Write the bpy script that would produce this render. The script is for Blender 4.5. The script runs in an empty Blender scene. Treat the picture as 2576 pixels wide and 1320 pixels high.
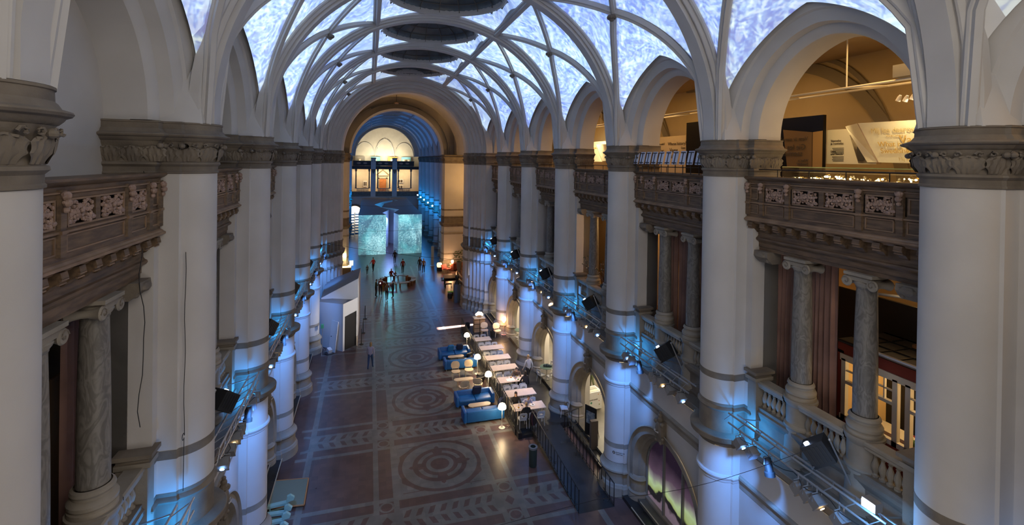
import bpy, math, random
from math import sin, cos, pi, sqrt, atan2, radians as R
from mathutils import Vector, Matrix
random.seed(7)
scn = bpy.context.scene
COL = scn.collection
# ---------------------------------------------------------------- camera
FPX, CXP, YAW, Y0P, PIT, ROL, EYE = 1221.16, 1288., .2857, 413.13, -.0059, .0142, 13.79
def cam_axis(r, u, d):
    r2 = r*cos(ROL)-u*sin(ROL); u2 = r*sin(ROL)+u*cos(ROL)
    d2 = d*cos(PIT)-u2*sin(PIT); u3 = u2*cos(PIT)+d*sin(PIT)
    return Vector((d2*sin(YAW)+r2*cos(YAW), d2*cos(YAW)-r2*sin(YAW), u3))
cd = bpy.data.cameras.new('camera'); cam = bpy.data.objects.new('camera', cd); COL.objects.link(cam)
ax_, ay_, az_ = cam_axis(1, 0, 0), cam_axis(0, 1, 0), -cam_axis(0, 0, 1)
M4 = Matrix((ax_, ay_, az_)).transposed().to_4x4(); M4.translation = (0, 0, EYE); cam.matrix_world = M4
cd.sensor_width = 36; cd.lens = FPX/2576*36; cd.shift_x = 0; cd.shift_y = -(660-Y0P)/2576
cd.clip_start = .05; cd.clip_end = 400
scn.camera = cam
# ---------------------------------------------------------------- world, exposure
w = bpy.data.worlds.new('world'); scn.world = w; w.use_nodes = True
w.node_tree.nodes['Background'].inputs[0].default_value = (.62, .70, .86, 1)
w.node_tree.nodes['Background'].inputs[1].default_value = .05
vs = scn.view_settings; vs.view_transform = 'Standard'; vs.look = 'None'; vs.gamma = 1; vs.use_curve_mapping = False
vs.exposure = 0.0
scn.cycles.max_bounces = 5; scn.cycles.diffuse_bounces = 3; scn.cycles.glossy_bounces = 3
scn.cycles.transmission_bounces = 4; scn.cycles.sample_clamp_indirect = 4
scn.cycles.use_denoising = True
scn.cycles.caustics_reflective = False; scn.cycles.caustics_refractive = False

AX, W0, BAY, Y1 = 3.24, 6.54, 6.2, 6.157        # hall axis, half width, bay length, first pier
NB = 6
def pierY(k): return Y1+BAY*(k-1)
def midY(k): return pierY(k)+BAY/2                # middle of bay k (between pier k and k+1)

# ---------------------------------------------------------------- lights
def light(name, kind, loc, energy, color=(1, 1, 1), aim=None, size=.25, spot=60, blend=.5, sy=None):
    L = bpy.data.lights.new(name, kind); L.energy = energy; L.color = color
    o = bpy.data.objects.new(name, L); COL.objects.link(o); o.location = loc
    if kind == 'AREA':
        L.size = size
        if sy: L.shape = 'RECTANGLE'; L.size_y = sy
    else: L.shadow_soft_size = size
    if kind == 'SPOT': L.spot_size = R(spot); L.spot_blend = blend
    if aim is not None: o.rotation_euler = (Vector(aim)-Vector(loc)).to_track_quat('-Z', 'Y').to_euler()
    return o
def sidex(s, d): return AX+s*(W0+d)

def rgb(c): return (c[0], c[1], c[2], 1)

# video projectors: each bay of the vault receives a masked picture of frost
def frost_light(name, loc, aim, energy, k, spot=125, recv=None, scale=1., ice=False, size=.02):
    o = light(name, 'SPOT', loc, energy, (1, 1, 1), aim, size, spot, .08); L = o.data; L.use_nodes = True
    nt = L.node_tree; N, K = nt.nodes, nt.links; em = N['Emission']
    g = N.new('ShaderNodeNewGeometry'); sp = N.new('ShaderNodeSeparateXYZ'); K.new(g.outputs['Incoming'], sp.inputs[0])
    def dv(a):
        m = N.new('ShaderNodeMath'); m.operation = 'DIVIDE'; K.new(sp.outputs[a], m.inputs[0]); K.new(sp.outputs[1 if ice else 2], m.inputs[1]); return m.outputs[0]
    cb = N.new('ShaderNodeCombineXYZ'); K.new(dv(0), cb.inputs[0]); K.new(dv(2 if ice else 1), cb.inputs[1]); cb.inputs[2].default_value = k*3.7
    P = cb.outputs[0]
    def noise(vec, sc, det, rough=.5, dist=0, dim='3D'):
        n = N.new('ShaderNodeTexNoise'); n.inputs['Scale'].default_value = sc; n.inputs['Detail'].default_value = det; n.inputs['Roughness'].default_value = rough; n.inputs['Distortion'].default_value = dist; K.new(vec, n.inputs['Vector']); return n
    def math_(op, a, b=None):
        m = N.new('ShaderNodeMath'); m.operation = op
        for i, q in enumerate((a, b)):
            if q is None: continue
            if isinstance(q, (int, float)): m.inputs[i].default_value = q
            else: K.new(q, m.inputs[i])
        return m.outputs[0]
    wn = noise(P, 2.5*scale, 3); wa = N.new('ShaderNodeVectorMath'); wa.operation = 'MULTIPLY_ADD'; K.new(wn.outputs['Color'], wa.inputs[0]); wa.inputs[1].default_value = (.14, .14, 0); K.new(P, wa.inputs[2])
    def feathers(cell, sx, sy, seed):
        v = N.new('ShaderNodeTexVoronoi'); v.inputs['Scale'].default_value = cell*scale; K.new(wa.outputs[0], v.inputs['Vector'])
        sc = N.new('ShaderNodeSeparateColor'); K.new(v.outputs['Color'], sc.inputs[0]); an = math_('MULTIPLY', sc.outputs[seed], 6.283)
        rt = N.new('ShaderNodeVectorRotate'); rt.rotation_type = 'Z_AXIS'; K.new(wa.outputs[0], rt.inputs['Vector']); K.new(v.outputs['Position'], rt.inputs['Center']); K.new(an, rt.inputs['Angle'])
        mp = N.new('ShaderNodeMapping'); mp.inputs['Scale'].default_value = (sx*scale, sy*scale, 1); K.new(rt.outputs[0], mp.inputs[0])
        n = noise(mp.outputs[0], 1, 5, .65, .25); return n.outputs['Fac'], v.outputs['Distance']
    f1, d1 = feathers(11, 70, 13, 0); f2, d2 = feathers(24, 130, 30, 1)
    mix = math_('ADD', math_('MULTIPLY', math_('SUBTRACT', math_('ADD', math_('MULTIPLY', f1, .6), math_('MULTIPLY', f2, .4)), .5), 1.6), .5)
    big = noise(P, 1.6*scale, 2).outputs['Fac']
    val = math_('ADD', mix, math_('MULTIPLY', math_('SUBTRACT', big, .5), .55))
    cr = N.new('ShaderNodeValToRGB'); e = cr.color_ramp.elements; K.new(val, cr.inputs[0])
    cols = [(.41, (.04, .08, .55)), (.465, (.12, .26, .80)), (.515, (.28, .52, .96)), (.56, (.58, .86, 1.)), (.62, (1.05, 1.22, 1.18))] if not ice else [(.38, (.02, .13, .17)), (.47, (.07, .3, .34)), (.53, (.16, .5, .55)), (.62, (.7, 1.2, 1.2))]
    e[0].position, e[0].color = cols[0][0], rgb(cols[0][1]); e[1].position, e[1].color = cols[-1][0], rgb(cols[-1][1])
    for p_, c_ in cols[1:-1]: q = e.new(p_); q.color = rgb(c_)
    soft = N.new('ShaderNodeMapRange'); K.new(noise(P, 2.2*scale, 1).outputs['Fac'], soft.inputs[0]); soft.inputs[1].default_value = .55; soft.inputs[2].default_value = .75
    mx = N.new('ShaderNodeMix'); mx.data_type = 'RGBA'; K.new(math_('MULTIPLY', soft.outputs[0], .5), mx.inputs[0]); K.new(cr.outputs[0], mx.inputs[6]); mx.inputs[7].default_value = (.72, .93, .93, 1) if not ice else (.1, .8, .8, 1)
    K.new(mx.outputs[2], em.inputs['Color']); em.inputs['Strength'].default_value = 1
    if recv: o.light_linking.receiver_collection = recv
    return o
VC = bpy.data.collections.new('vault_surfaces')
FROST, BLUE = 3700, 900
for k in range(1, 7):
    frost_light('frost_projector', (AX, midY(k), 7.0), (AX, midY(k), 20), FROST, k, recv=VC)
# blue floods on the lighting trusses, each aimed along its wall at the next pier
for s in (1, -1):
    for k in range(0, 7):
        x0 = sidex(s, -.3); light('blue_flood', 'SPOT', (x0, midY(k)+.3, 6.5), BLUE, (.09, .32, 1), (sidex(s, .55), pierY(k+1), 2.9), .05, 62, .7)
        light('ledge_glow', 'POINT', (sidex(s, .40), midY(k)+1.95, 6.25), 60, (.03, .33, 1), size=.05)
# warm gallery light, upper and middle gallery behind the café side
for k in range(0, 7):
    light('gallery_lamp', 'AREA', (13.0, midY(k), 17.3), 110, (1, .56, .17), (14, midY(k), 12), 2.2)
    light('aisle_lamp', 'AREA', (12.6, midY(k), 5.2), 150, (1, .86, .62), (12.6, midY(k), 0), 1.6)
# added soft fill lamps, unseen, at the near end of the hall
light('hall_fill', 'AREA', (AX, -1.2, 17.5), 500, (1, .90, .78), (AX, 25, 9), 7, sy=4)
light('hall_fill', 'AREA', (AX, 3.0, 6.0), 215, (1, .90, .78), (AX, 30, 8), 5, sy=3)
# ---------------------------------------------------------------- node helpers
def newmat(name):
    m = bpy.data.materials.new(name); m.use_nodes = True
    return m, m.node_tree.nodes, m.node_tree.links, m.node_tree.nodes['Principled BSDF']
def rgb(c): return (c[0], c[1], c[2], 1)
def mat(name, c, rough=.7, c2=None, scale=3., bump=0., bscale=30., metal=0, emit=None, es=0, coat=0, detail=5, ramp=(.35, .65), spec=.5, alpha=1, trans=0, stretch=None):
    m, N, L, B = newmat(name)
    B.inputs['Base Color'].default_value = rgb(c); B.inputs['Roughness'].default_value = rough
    B.inputs['Metallic'].default_value = metal; B.inputs['Coat Weight'].default_value = coat
    B.inputs['Specular IOR Level'].default_value = spec; B.inputs['Alpha'].default_value = alpha
    B.inputs['Transmission Weight'].default_value = trans
    if emit: B.inputs['Emission Color'].default_value = rgb(emit); B.inputs['Emission Strength'].default_value = es
    if c2 or bump:
        tc = N.new('ShaderNodeTexCoord'); v = tc.outputs['Object']
        if stretch:
            mp = N.new('ShaderNodeMapping'); mp.inputs['Scale'].default_value = stretch; L.new(v, mp.inputs['Vector']); v = mp.outputs[0]
    if c2:
        n = N.new('ShaderNodeTexNoise'); n.inputs['Scale'].default_value = scale; n.inputs['Detail'].default_value = detail; L.new(v, n.inputs['Vector'])
        r = N.new('ShaderNodeValToRGB'); r.color_ramp.elements[0].position = ramp[0]; r.color_ramp.elements[1].position = ramp[1]
        r.color_ramp.elements[0].color = rgb(c); r.color_ramp.elements[1].color = rgb(c2)
        L.new(n.outputs['Fac'], r.inputs[0]); L.new(r.outputs[0], B.inputs['Base Color'])
    if bump:
        n2 = N.new('ShaderNodeTexNoise'); n2.inputs['Scale'].default_value = bscale; n2.inputs['Detail'].default_value = 4; L.new(v, n2.inputs['Vector'])
        b = N.new('ShaderNodeBump'); b.inputs['Strength'].default_value = bump; b.inputs['Distance'].default_value = .02
        L.new(n2.outputs['Fac'], b.inputs['Height']); L.new(b.outputs[0], B.inputs['Normal'])
    return m
def glow(name, c, s):
    m, N, L, B = newmat(name); B.inputs['Base Color'].default_value = (.8, .8, .8, 1)
    B.inputs['Emission Color'].default_value = rgb(c); B.inputs['Emission Strength'].default_value = s
    return m

plaster = mat('plaster', (.56, .525, .49), .85, (.46, .43, .395), .55, .07, 60, detail=8, ramp=(.3, .75))
plaster_trim = mat('plaster_trim', (.52, .50, .48), .8, (.47, .45, .43), .8, .04, 60)
stone = mat('sandstone', (.20, .165, .125), .85, (.14, .115, .09), 2.2, .25, 25)
stone_light = mat('sandstone_light', (.31, .27, .215), .8, (.23, .20, .16), 1.6, .2, 25)
wood = mat('dark_oak', (.165, .105, .06), .5, (.08, .052, .032), 2.5, .15, 20, stretch=(6, 1, 6))
wood_edge = mat('oak_edge', (.28, .18, .11), .45, (.18, .115, .07), 3)
carved = mat('carved_wood', (.36, .24, .18), .55, (.24, .155, .115), 9, .2, 40)
def marble_mat():
    m, N, L, B = newmat('veined_limestone')
    tc = N.new('ShaderNodeTexCoord'); mp = N.new('ShaderNodeMapping'); mp.inputs['Scale'].default_value = (1, 1, .35)
    L.new(tc.outputs['Object'], mp.inputs[0])
    n = N.new('ShaderNodeTexNoise'); n.inputs['Scale'].default_value = 4.5; n.inputs['Detail'].default_value = 7; n.inputs['Distortion'].default_value = 1.2; L.new(mp.outputs[0], n.inputs['Vector'])
    m1 = N.new('ShaderNodeMath'); m1.operation = 'MULTIPLY'; m1.inputs[1].default_value = 34; L.new(n.outputs['Fac'], m1.inputs[0])
    m2 = N.new('ShaderNodeMath'); m2.operation = 'SINE'; L.new(m1.outputs[0], m2.inputs[0])
    r = N.new('ShaderNodeMapRange'); r.inputs[1].default_value = -1; r.inputs[2].default_value = 1; L.new(m2.outputs[0], r.inputs[0])
    mx = N.new('ShaderNodeValToRGB'); mx.color_ramp.elements[0].color = (.125, .112, .095, 1); mx.color_ramp.elements[1].color = (.20, .182, .157, 1)
    L.new(r.outputs[0], mx.inputs[0]); L.new(mx.outputs[0], B.inputs['Base Color']); B.inputs['Roughness'].default_value = .5
    return m
marble = marble_mat()
curtain_m = mat('brown_velvet', (.24, .13, .10), .75, (.17, .09, .07), 1.2, .1, 60)
iron = mat('black_iron', (.012, .012, .013), .45)
steel = mat('grey_steel', (.42, .42, .43), .35, metal=.7)
white = mat('white_paint', (.75, .73, .70), .5)
black = mat('black_matte', (.01, .01, .011), .6)
web_m = mat('vault_plaster', (.78, .78, .78), .9, (.72, .72, .72), 1)

# ---------------------------------------------------------------- mesh accumulator
class MB:
    def __init__(s): s.v = []; s.f = []; s.mi = []; s.ms = []; s.sm = []
    def m(s, mt):
        if mt not in s.ms: s.ms.append(mt)
        return s.ms.index(mt)
    def add(s, vs, fs, mt, smooth=False):
        b = len(s.v); k = s.m(mt); s.v += [tuple(q) for q in vs]
        for f in fs: s.f.append(tuple(b+i for i in f)); s.mi.append(k); s.sm.append(smooth)
        return s
    def box(s, x0, x1, y0, y1, z0, z1, mt, T=None):
        vs = [(x, y, z) for z in (z0, z1) for y in (y0, y1) for x in (x0, x1)]
        if T: vs = [T @ Vector(q) for q in vs]
        return s.add(vs, [(0, 2, 3, 1), (4, 5, 7, 6), (0, 1, 5, 4), (2, 6, 7, 3), (0, 4, 6, 2), (1, 3, 7, 5)], mt)
    def prism(s, pts, z0, z1, mt, T=None, smooth=False):
        n = len(pts); vs = [(p[0], p[1], z0) for p in pts]+[(p[0], p[1], z1) for p in pts]
        if T: vs = [T @ Vector(q) for q in vs]
        fs = [(i, (i+1) % n, n+(i+1) % n, n+i) for i in range(n)]
        s.add(vs, fs, mt, smooth); return s.add(vs, [tuple(range(n-1, -1, -1)), tuple(range(n, 2*n))], mt)
    def loft(s, rings, mt, closed=True, caps=False, smooth=True):
        n = len(rings[0]); vs = [q for r in rings for q in r]; fs = []
        for j in range(len(rings)-1):
            for i in range(n if closed else n-1):
                a = j*n+i; b = j*n+(i+1) % n; fs.append((a, b, b+n, a+n))
        s.add(vs, fs, mt, smooth)
        if caps: s.add(rings[0], [tuple(range(n-1, -1, -1))], mt); s.add(rings[-1], [tuple(range(n))], mt)
        return s
    def tube(s, path, r, mt, n=8, caps=True, smooth=True):
        P = [Vector(p) for p in path]; rings = []; up = Vector((0, 0, 1))
        for i, p in enumerate(P):
            t = (P[min(i+1, len(P)-1)]-P[max(i-1, 0)]).normalized()
            a = up if abs(t.z) < .9 else Vector((1, 0, 0))
            x = t.cross(a).normalized(); y = x.cross(t).normalized(); rr = r[i] if isinstance(r, (list, tuple)) else r
            rings.append([tuple(p+x*rr*cos(2*pi*k/n)+y*rr*sin(2*pi*k/n)) for k in range(n)])
        return s.loft(rings, mt, True, caps, smooth)
    def lathe(s, prof, mt, c=(0, 0, 0), n=16, T=None, smooth=True, sx=1, sy=1, caps=False):
        rings = []
        for r, z in prof:
            q = [Vector((c[0]+r*sx*cos(2*pi*k/n), c[1]+r*sy*sin(2*pi*k/n), c[2]+z)) for k in range(n)]
            if T: q = [T @ p for p in q]
            rings.append([tuple(p) for p in q])
        return s.loft(rings, mt, True, caps, smooth)
    def ball(s, c, r, mt, n=8, m=6, sc=(1, 1, 1)):
        return s.lathe([(r*max(sin(pi*j/m), .001)*1.0, -r*cos(pi*j/m)*sc[2]) for j in range(m+1)], mt, c, n, sx=sc[0], sy=sc[1])
    def build(s, name, parent=None, loc=None, rot=None):
        me = bpy.data.meshes.new(name); me.from_pydata(s.v, [], s.f)
        for q in s.ms: me.materials.append(q)
        me.polygons.foreach_set('material_index', s.mi); me.polygons.foreach_set('use_smooth', s.sm)
        if any(s.sm): 
            try: me.set_sharp_from_angle(angle=R(30))
            except Exception: pass
        me.update()
        o = bpy.data.objects.new(name, me); COL.objects.link(o)
        if parent: o.parent = parent
        if loc: o.location = loc
        if rot is not None: o.rotation_euler = (0, 0, rot)
        return o
def tag(o, label=None, cat=None, group=None, kind=None):
    if label: o['label'] = label
    if cat: o['category'] = cat
    if group: o['group'] = group
    if kind: o['kind'] = kind
    return o
def thing(name, label, cat, loc=(0, 0, 0), rot=0, group=None):
    o = bpy.data.objects.new(name, None); COL.objects.link(o); o.location = loc; o.rotation_euler = (0, 0, rot)
    o.empty_display_size = .2
    return tag(o, label, cat, group)
def kids(o): return [c for c in KIDS.get(o.name, [])]
KIDS = {}
def dup(o, loc=None, rot=None, label=None, parent=None, scale=None):
    ch = [c for c in bpy.data.objects if c.parent == o] if o.name not in KIDS else KIDS[o.name]
    KIDS[o.name] = ch
    c = o.copy(); COL.objects.link(c)
    if loc is not None: c.location = loc
    if rot is not None: c.rotation_euler = (0, 0, rot)
    if scale: c.scale = scale
    if label: c['label'] = label
    c.parent = parent
    for q in ch: dup(q, parent=c)
    return c
def place(s, y, z=0): return (AX+s*W0, y, z), (0 if s > 0 else pi)
SIDE = {1: 'café side', -1: 'booth side'}
ORD = ['nearest', 'second', 'third', 'fourth', 'fifth', 'sixth', 'seventh']

# ================================================================= ARCHITECTURE
# local frame of a wall: +x = outward depth D from the front of the piers, y along the hall
def plan(kind):
    r = .624; arc = [(r-r*cos(a), r*sin(a)) for a in [R(-77.2+154.4*i/16) for i in range(17)]]
    if kind == 'up': pre = [(1.8, -.89), (.87, -.89), (.87, -.66), (.51, -.66)]
    else: pre = [(.95, -.66), (.51, -.66)]
    post = [(x, -y) for x, y in reversed(pre)]
    return pre+arc+post
def offs(pts, d):
    n = len(pts); out = []
    for i, p in enumerate(pts):
        a = Vector(pts[i-1]) if i else None; b = Vector(pts[i+1]) if i < n-1 else None; p = Vector(p)
        n1 = n2 = None
        if a is not None: t = (p-a).normalized(); n1 = Vector((-t.y, t.x))
        if b is not None: t = (b-p).normalized(); n2 = Vector((-t.y, t.x))
        if n1 is None: n1 = n2
        if n2 is None: n2 = n1
        m = (n1+n2); m = m.normalized() if m.length > 1e-6 else n1
        out.append(p+m*(d/max(.5, m.dot(n1))))
    return out
PU, PL = plan('up'), plan('low')
def pl(mb, pts, levels, mt, smooth=True, top=False):
    rings = [[(q[0], q[1], z) for q in offs(pts, o)] for z, o in levels]
    mb.loft(rings, mt, False, False, smooth)
    if top: mb.add(rings[-1], [tuple(range(len(rings[-1])))], mt)
def acanthus(mb, px, py, nx, ny, z, h, wd, mt, out=.085):
    # one curled, lobed leaf standing on the bell of a capital
    tx, ty = -ny, nx; rows = 9; colsn = 13; vs = []
    for j in range(rows+1):
        t = j/rows; wj = wd*(.70+.5*sin(pi*min(t*.9, 1)))*(1+.10*cos(t*19))
        curl = out*(t**2.2)+(.05*sin(pi*t)); zz = h*(t if t < .85 else .85-(t-.85)*.6)
        for i in range(colsn):
            u = (i/(colsn-1)-.5)*2; rel = .02*(1-abs(u))+.017*cos(u*4*pi+t*5*(1 if u > 0 else -1))*(.5+.6*t)
            k = curl+rel; vs.append((px+nx*k+tx*u*wj/2, py+ny*k+ty*u*wj/2, z+zz-.04*abs(u)*t))
    fs = [(j*colsn+i, j*colsn+i+1, (j+1)*colsn+i+1, (j+1)*colsn+i) for j in range(rows) for i in range(colsn-1)]
    mb.add(vs, fs, mt, True)
def walk(pts, step):
    out = []; 
    for a, b in zip(pts, pts[1:]):
        pass
    L_ = [0]
    for a, b in zip(pts, pts[1:]): L_.append(L_[-1]+(Vector(b)-Vector(a)).length)
    n = max(1, round(L_[-1]/step))
    for k in range(n):
        d = (k+.5)*L_[-1]/n
        for i in range(len(pts)-1):
            if L_[i+1] >= d:
                t = (d-L_[i])/(L_[i+1]-L_[i]); a = Vector(pts[i]); b = Vector(pts[i+1]); p = a.lerp(b, t); q = (b-a).normalized(); out.append((p, Vector((-q.y, q.x)))); break
    return out
def make_pier():
    t = thing('pier', '', 'pillar')
    b = MB()
    pl(b, PL, [(-.02, .22), (.36, .20), (.40, .17), (.46, .15), (.50, .10), (.88, .09), (.92, .14), (.98, .17), (1.04, .16), (1.08, .12), (1.14, .07), (1.22, .04), (1.3, .02)], stone_light); b.build('base', t)
    b = MB(); pl(b, PL, [(1.3, .0), (1.9, 0)], plaster); pl(b, PL, [(2.1, 0), (4.54, 0)], plaster); pl(b, PL, [(4.7, 0), (5.5, 0)], plaster); b.build('lower_shaft', t)
    b = MB(); pl(b, PL, [(1.9, 0), (1.902, .004), (2.098, .004), (2.1, 0)], stone_light); b.build('stone_band', t)
    b = MB(); pl(b, PL, [(4.46, 0), (4.49, .025), (4.54, .03), (4.58, .06), (4.63, .075), (4.68, .06), (4.7, 0)], plaster_trim); b.build('collar', t)
    b = MB(); pl(b, PL, [(5.52, 0), (5.54, .04), (5.6, .05), (5.62, .08), (5.68, .12), (5.71, .19), (5.73, .20), (5.74, .25), (5.88, .265), (5.9, .25), (5.93, -.1)], stone); b.build('ledge', t)
    b = MB(); pl(b, PU, [(5.9, .0), (6.52, 0), (6.55, .03), (6.6, .06), (6.65, .03), (6.68, .005), (6.76, .005), (6.76, 0)], stone); b.build('drum', t)
    b = MB(); pl(b, PU, [(6.76, 0), (7.46, 0)], plaster); pl(b, PU, [(7.65, 0), (13.5, 0)], plaster); b.build('upper_shaft', t)
    b = MB(); pl(b, PU, [(7.46, 0), (7.46, .004), (7.65, .004), (7.65, 0)], stone); b.build('upper_stone_band', t)
    b = MB()
    PT_ = [(x, y, 14.515) for x, y in offs(PU, .09)]; b.add(PT_, [tuple(range(len(PT_)))], stone); pl(b, PU, [(13.43, 0), (13.44, .03), (13.47, .03), (13.49, .012), (13.58, .012), (13.6, .03), (13.63, .06), (13.67, .05), (13.68, .02), (13.72, .01), (13.85, .015), (13.98, .04), (14.06, .09), (14.1, .1), (14.11, .12), (14.15, .16), (14.18, .18), (14.2, .23), (14.23, .25), (14.25, .24), (14.28, .15), (14.33, .12), (14.36, .09), (14.47, .085), (14.48, .10), (14.51, .10), (14.52, .0)], stone)
    P = offs(PU, .01)
    for p, nn in walk(P, .37):
        acanthus(b, p.x, p.y, nn.x, nn.y, 13.69, .38, .36, stone)
    for q_, (p, nn) in enumerate(walk(P[1:-1], .37)):
        tx, ty = -nn.y, nn.x
        for e in (-1, 1): b.tube([(p.x+nn.x*(.11+.006*j)+tx*e*(.09+(.055-.006*j)*cos(j*.9)), p.y+nn.y*(.11+.006*j)+ty*e*(.09+(.055-.006*j)*cos(j*.9)), 14.02+(.055-.006*j)*sin(j*.9)) for j in range(8)], [.022-.0015*j for j in range(8)], stone, 5)
    for i in (1, 2, 3, 4, 12, 20, -5, -4, -3, -2):
        p = offs(PU, .15)[i]; b.ball((p.x, p.y, 14.01), .06, stone, 8, 6, (1, 1, .9))
    b.build('capital', t)
    return t
pier0 = make_pier()
def vA(u, rr=6.82): return 14.53+6.42*max(0, 1-(min(u, rr)/rr)**2.1)**.476+.1*(1-min(u, rr)/rr)
def ud(v): return 4.95+1.87*min(1, abs(v)/3.05)**1.15
def vZ(u, v):
    d = ud(v); a = vA(u)
    if u > d: z = max(a, 14.53+(vA(d)-14.53)*(1-.31*(u-d)/max(.2, 6.82-d)))
    else: z = a
    r = sqrt(u*u+v*v)
    if r < 3.1: t = min(1, (3.1-r)/.5); t = t*t*(3-2*t); z = z*(1-t)+21.05*t
    return z
def make_web():
    b = MB(); nv, nu = 44, 96; vs = []; idx = {}
    for j in range(nv+1):
        v = -3.1+6.2*j/nv
        for i in range(nu+1):
            u = -6.82+13.64*i/nu; idx[(i, j)] = len(vs); vs.append((u, v, vZ(abs(u), v)+.02))
    fs = []
    for j in range(nv):
        for i in range(nu):
            u = -6.82+13.64*(i+.5)/nu; v = -3.1+6.2*(j+.5)/nv
            if sqrt(u*u+v*v) < 2.70: continue
            fs.append((idx[(i, j)], idx[(i, j+1)], idx[(i+1, j+1)], idx[(i+1, j)]))
    b.add(vs, fs, web_m, True); return b
def sweep(mb, path, prof, mt, up=None, smooth=True):
    # prof: (sideways, inward) pairs; path points with inward normals
    rings = []
    for p, nrm, side in path:
        rings.append([tuple(Vector(p)+Vector(side)*a+Vector(nrm)*b_) for a, b_ in prof])
    mb.loft(rings, mt, False, False, smooth)
def arcpath(n=48):
    out = []
    us = [-6.80*cos(pi*i/n) for i in range(n+1)]
    for u in us:
        e = .02; z = vA(abs(u)); u0, u1 = max(-6.81, u-e), min(6.81, u+e)
        t = Vector((u1-u0, 0, vA(abs(u1))-vA(abs(u0)))).normalized()
        if abs(u) < .03: t = Vector((1, 0, 0))
        out.append(((u, 0, z), (t.z, 0, -t.x), (0, 1, 0)))
    return [((-6.80, 0, 14.5), (1, 0, 0), (0, 1, 0))]+out+[((6.80, 0, 14.5), (-1, 0, 0), (0, 1, 0))]
ARCHP = [(-.50, -.15), (-.50, .04), (-.46, .08), (-.40, .08), (-.38, .13), (-.34, .17), (-.30, .17), (-.28, .13), (-.25, .13), (-.23, .27), (.23, .27)]
ARCHP = ARCHP[:-1]+[(-a, b_) for a, b_ in reversed(ARCHP[:-1])]
def make_arch():
    b = MB(); sweep(b, arcpath(), ARCHP, plaster_trim)
    for s in (-1, 1):     # springer block above each capital
        rings = []
        for i in range(9):
            z = 14.5+i*.3; hw = .68-.065*i; zz = (z-14.53)/6.3; uu = 6.82*sqrt(max(0, 1-max(0, zz)**2))-.2+.055*i
            x0 = uu; x1 = 7.4; c = .14
            rings.append([(s*x1, -hw, z), (s*(x0+.30), -hw, z), (s*(x0+.05), -hw+c, z), (s*x0, -hw+2*c, z), (s*x0, hw-2*c, z), (s*(x0+.05), hw-c, z), (s*(x0+.30), hw, z), (s*x1, hw, z)])
        b.loft(rings, plaster_trim, False)
    return b
RIBP = [(-.12, -.1), (-.12, .06), (-.09, .09), (-.065, .09), (-.05, .17), (.05, .17), (.065, .09), (.09, .09), (.12, .06), (.12, -.1)]
def ribpath(sx, sv, n=28):
    # from the pier (u 6.75, v 2.75 sv) over the boss (5.1, 0) to the long rib (3.0, -2.9 sv)
    pts = []
    for i in range(n+1):
        t = i/n
        if t < .5: k = t*2; v = 2.85*(1-k); u = min(6.8, ud(v)+.02)
        else: k = t*2-1; u = 4.95+(3.0-4.95)*k; v = -2.95*k
        pts.append(Vector((sx*u, sv*v, vA(u))))
    out = []
    pts[0].z = 14.52; pts[0].y = sv*2.8
    for i, p in enumerate(pts):
        t = (pts[min(i+1, n)]-pts[max(i-1, 0)]).normalized(); side = t.cross(Vector((0, 0, 1))).normalized(); nrm = t.cross(side); 
        if nrm.z > 0: nrm = -nrm
        out.append((p, nrm, side))
    return out
def make_rib(sx, sv):
    b = MB(); sweep(b, ribpath(sx, sv), RIBP, plaster_trim); return b
def make_longrib(sx):
    b = MB(); z = vA(3.0)
    sweep(b, [((sx*3.0, y, z), (-sx*.35, 0, -.94), (sx*.94, 0, -.35)) for y in (-3.1, 0, 3.1)], [(a*1.4, c*1.2) for a, c in RIBP], plaster_trim); return b
def make_boss(sx):
    b = MB(); z = vA(4.95)
    for k in range(8): b.ball((sx*(4.88+.1*cos(k*pi/4)), .12*sin(k*pi/4), z-.22), .08, stone, 6, 4)
    b.ball((sx*4.88, 0, z-.28), .1, stone, 8, 6); return b
def make_skylight():
    t = thing('skylight', '', 'skylight')
    b = MB(); b.lathe([(2.84, .12), (2.82, -.0), (2.77, -.05), (2.72, -.06), (2.68, -.1), (2.60, -.12), (2.54, -.08), (2.52, .0), (2.52, .15)], plaster_trim, (0, 0, 21.1), 64); b.build('ring_moulding', t)
    g = mat('dark_skylight_glass', (.10, .12, .13), .35, (.07, .085, .095), 2, spec=.6)
    b = MB(); b.lathe([(2.54*cos(a), .06+.9*sin(a)) for a in [R(90*i/10) for i in range(11)]], g, (0, 0, 21.08), 48); b.build('dome_glass', t)
    b = MB(); bars = mat('bronze_bar', (.14, .12, .10), .5)
    for k in range(16):
        a = 2*pi*k/16; b.tube([(2.5*cos(e)*cos(a), 2.5*cos(e)*sin(a), 21.12+.9*sin(e)) for e in [R(86*i/8) for i in range(9)]], .022, bars, 5)
    for e in (R(22), R(45), R(66)):
        b.tube([(2.5*cos(e)*cos(2*pi*i/32), 2.5*cos(e)*sin(2*pi*i/32), 21.12+.9*sin(e)) for i in range(33)], .02, bars, 5)
    b.build('glazing_bars', t)
    return t
def ell(w_, h_, n=32, z0=14.53): return [(w_*cos(pi*i/n), z0+h_*sin(pi*i/n), cos(pi*i/n), sin(pi*i/n)) for i in range(n+1)]
def make_arcade():
    # moulded arch of one gallery opening, from the vault edge to the back of the wall
    b = MB(); prof = [(.22, .92), (.28, .86), (.36, .84), (.38, .74), (.42, .66), (.45, .56), (.51, .52), (.54, .42), (.58, .36), (.62, .26), (.87, .23), (.88, .16), (.92, .10), (.95, .04), (1.0, .0), (1.8, 0)]
    rings = []
    n = 40
    for i in range(n+1):
        a = pi*i/n; rings.append([(d, (2.21+r)*cos(a), 14.53+(2.36+r+.12*(1-abs(cos(a))))*sin(a)) for d, r in prof])
    b.loft(rings, plaster_trim, False); return b
web = make_web(); warch = make_arch()
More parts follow.
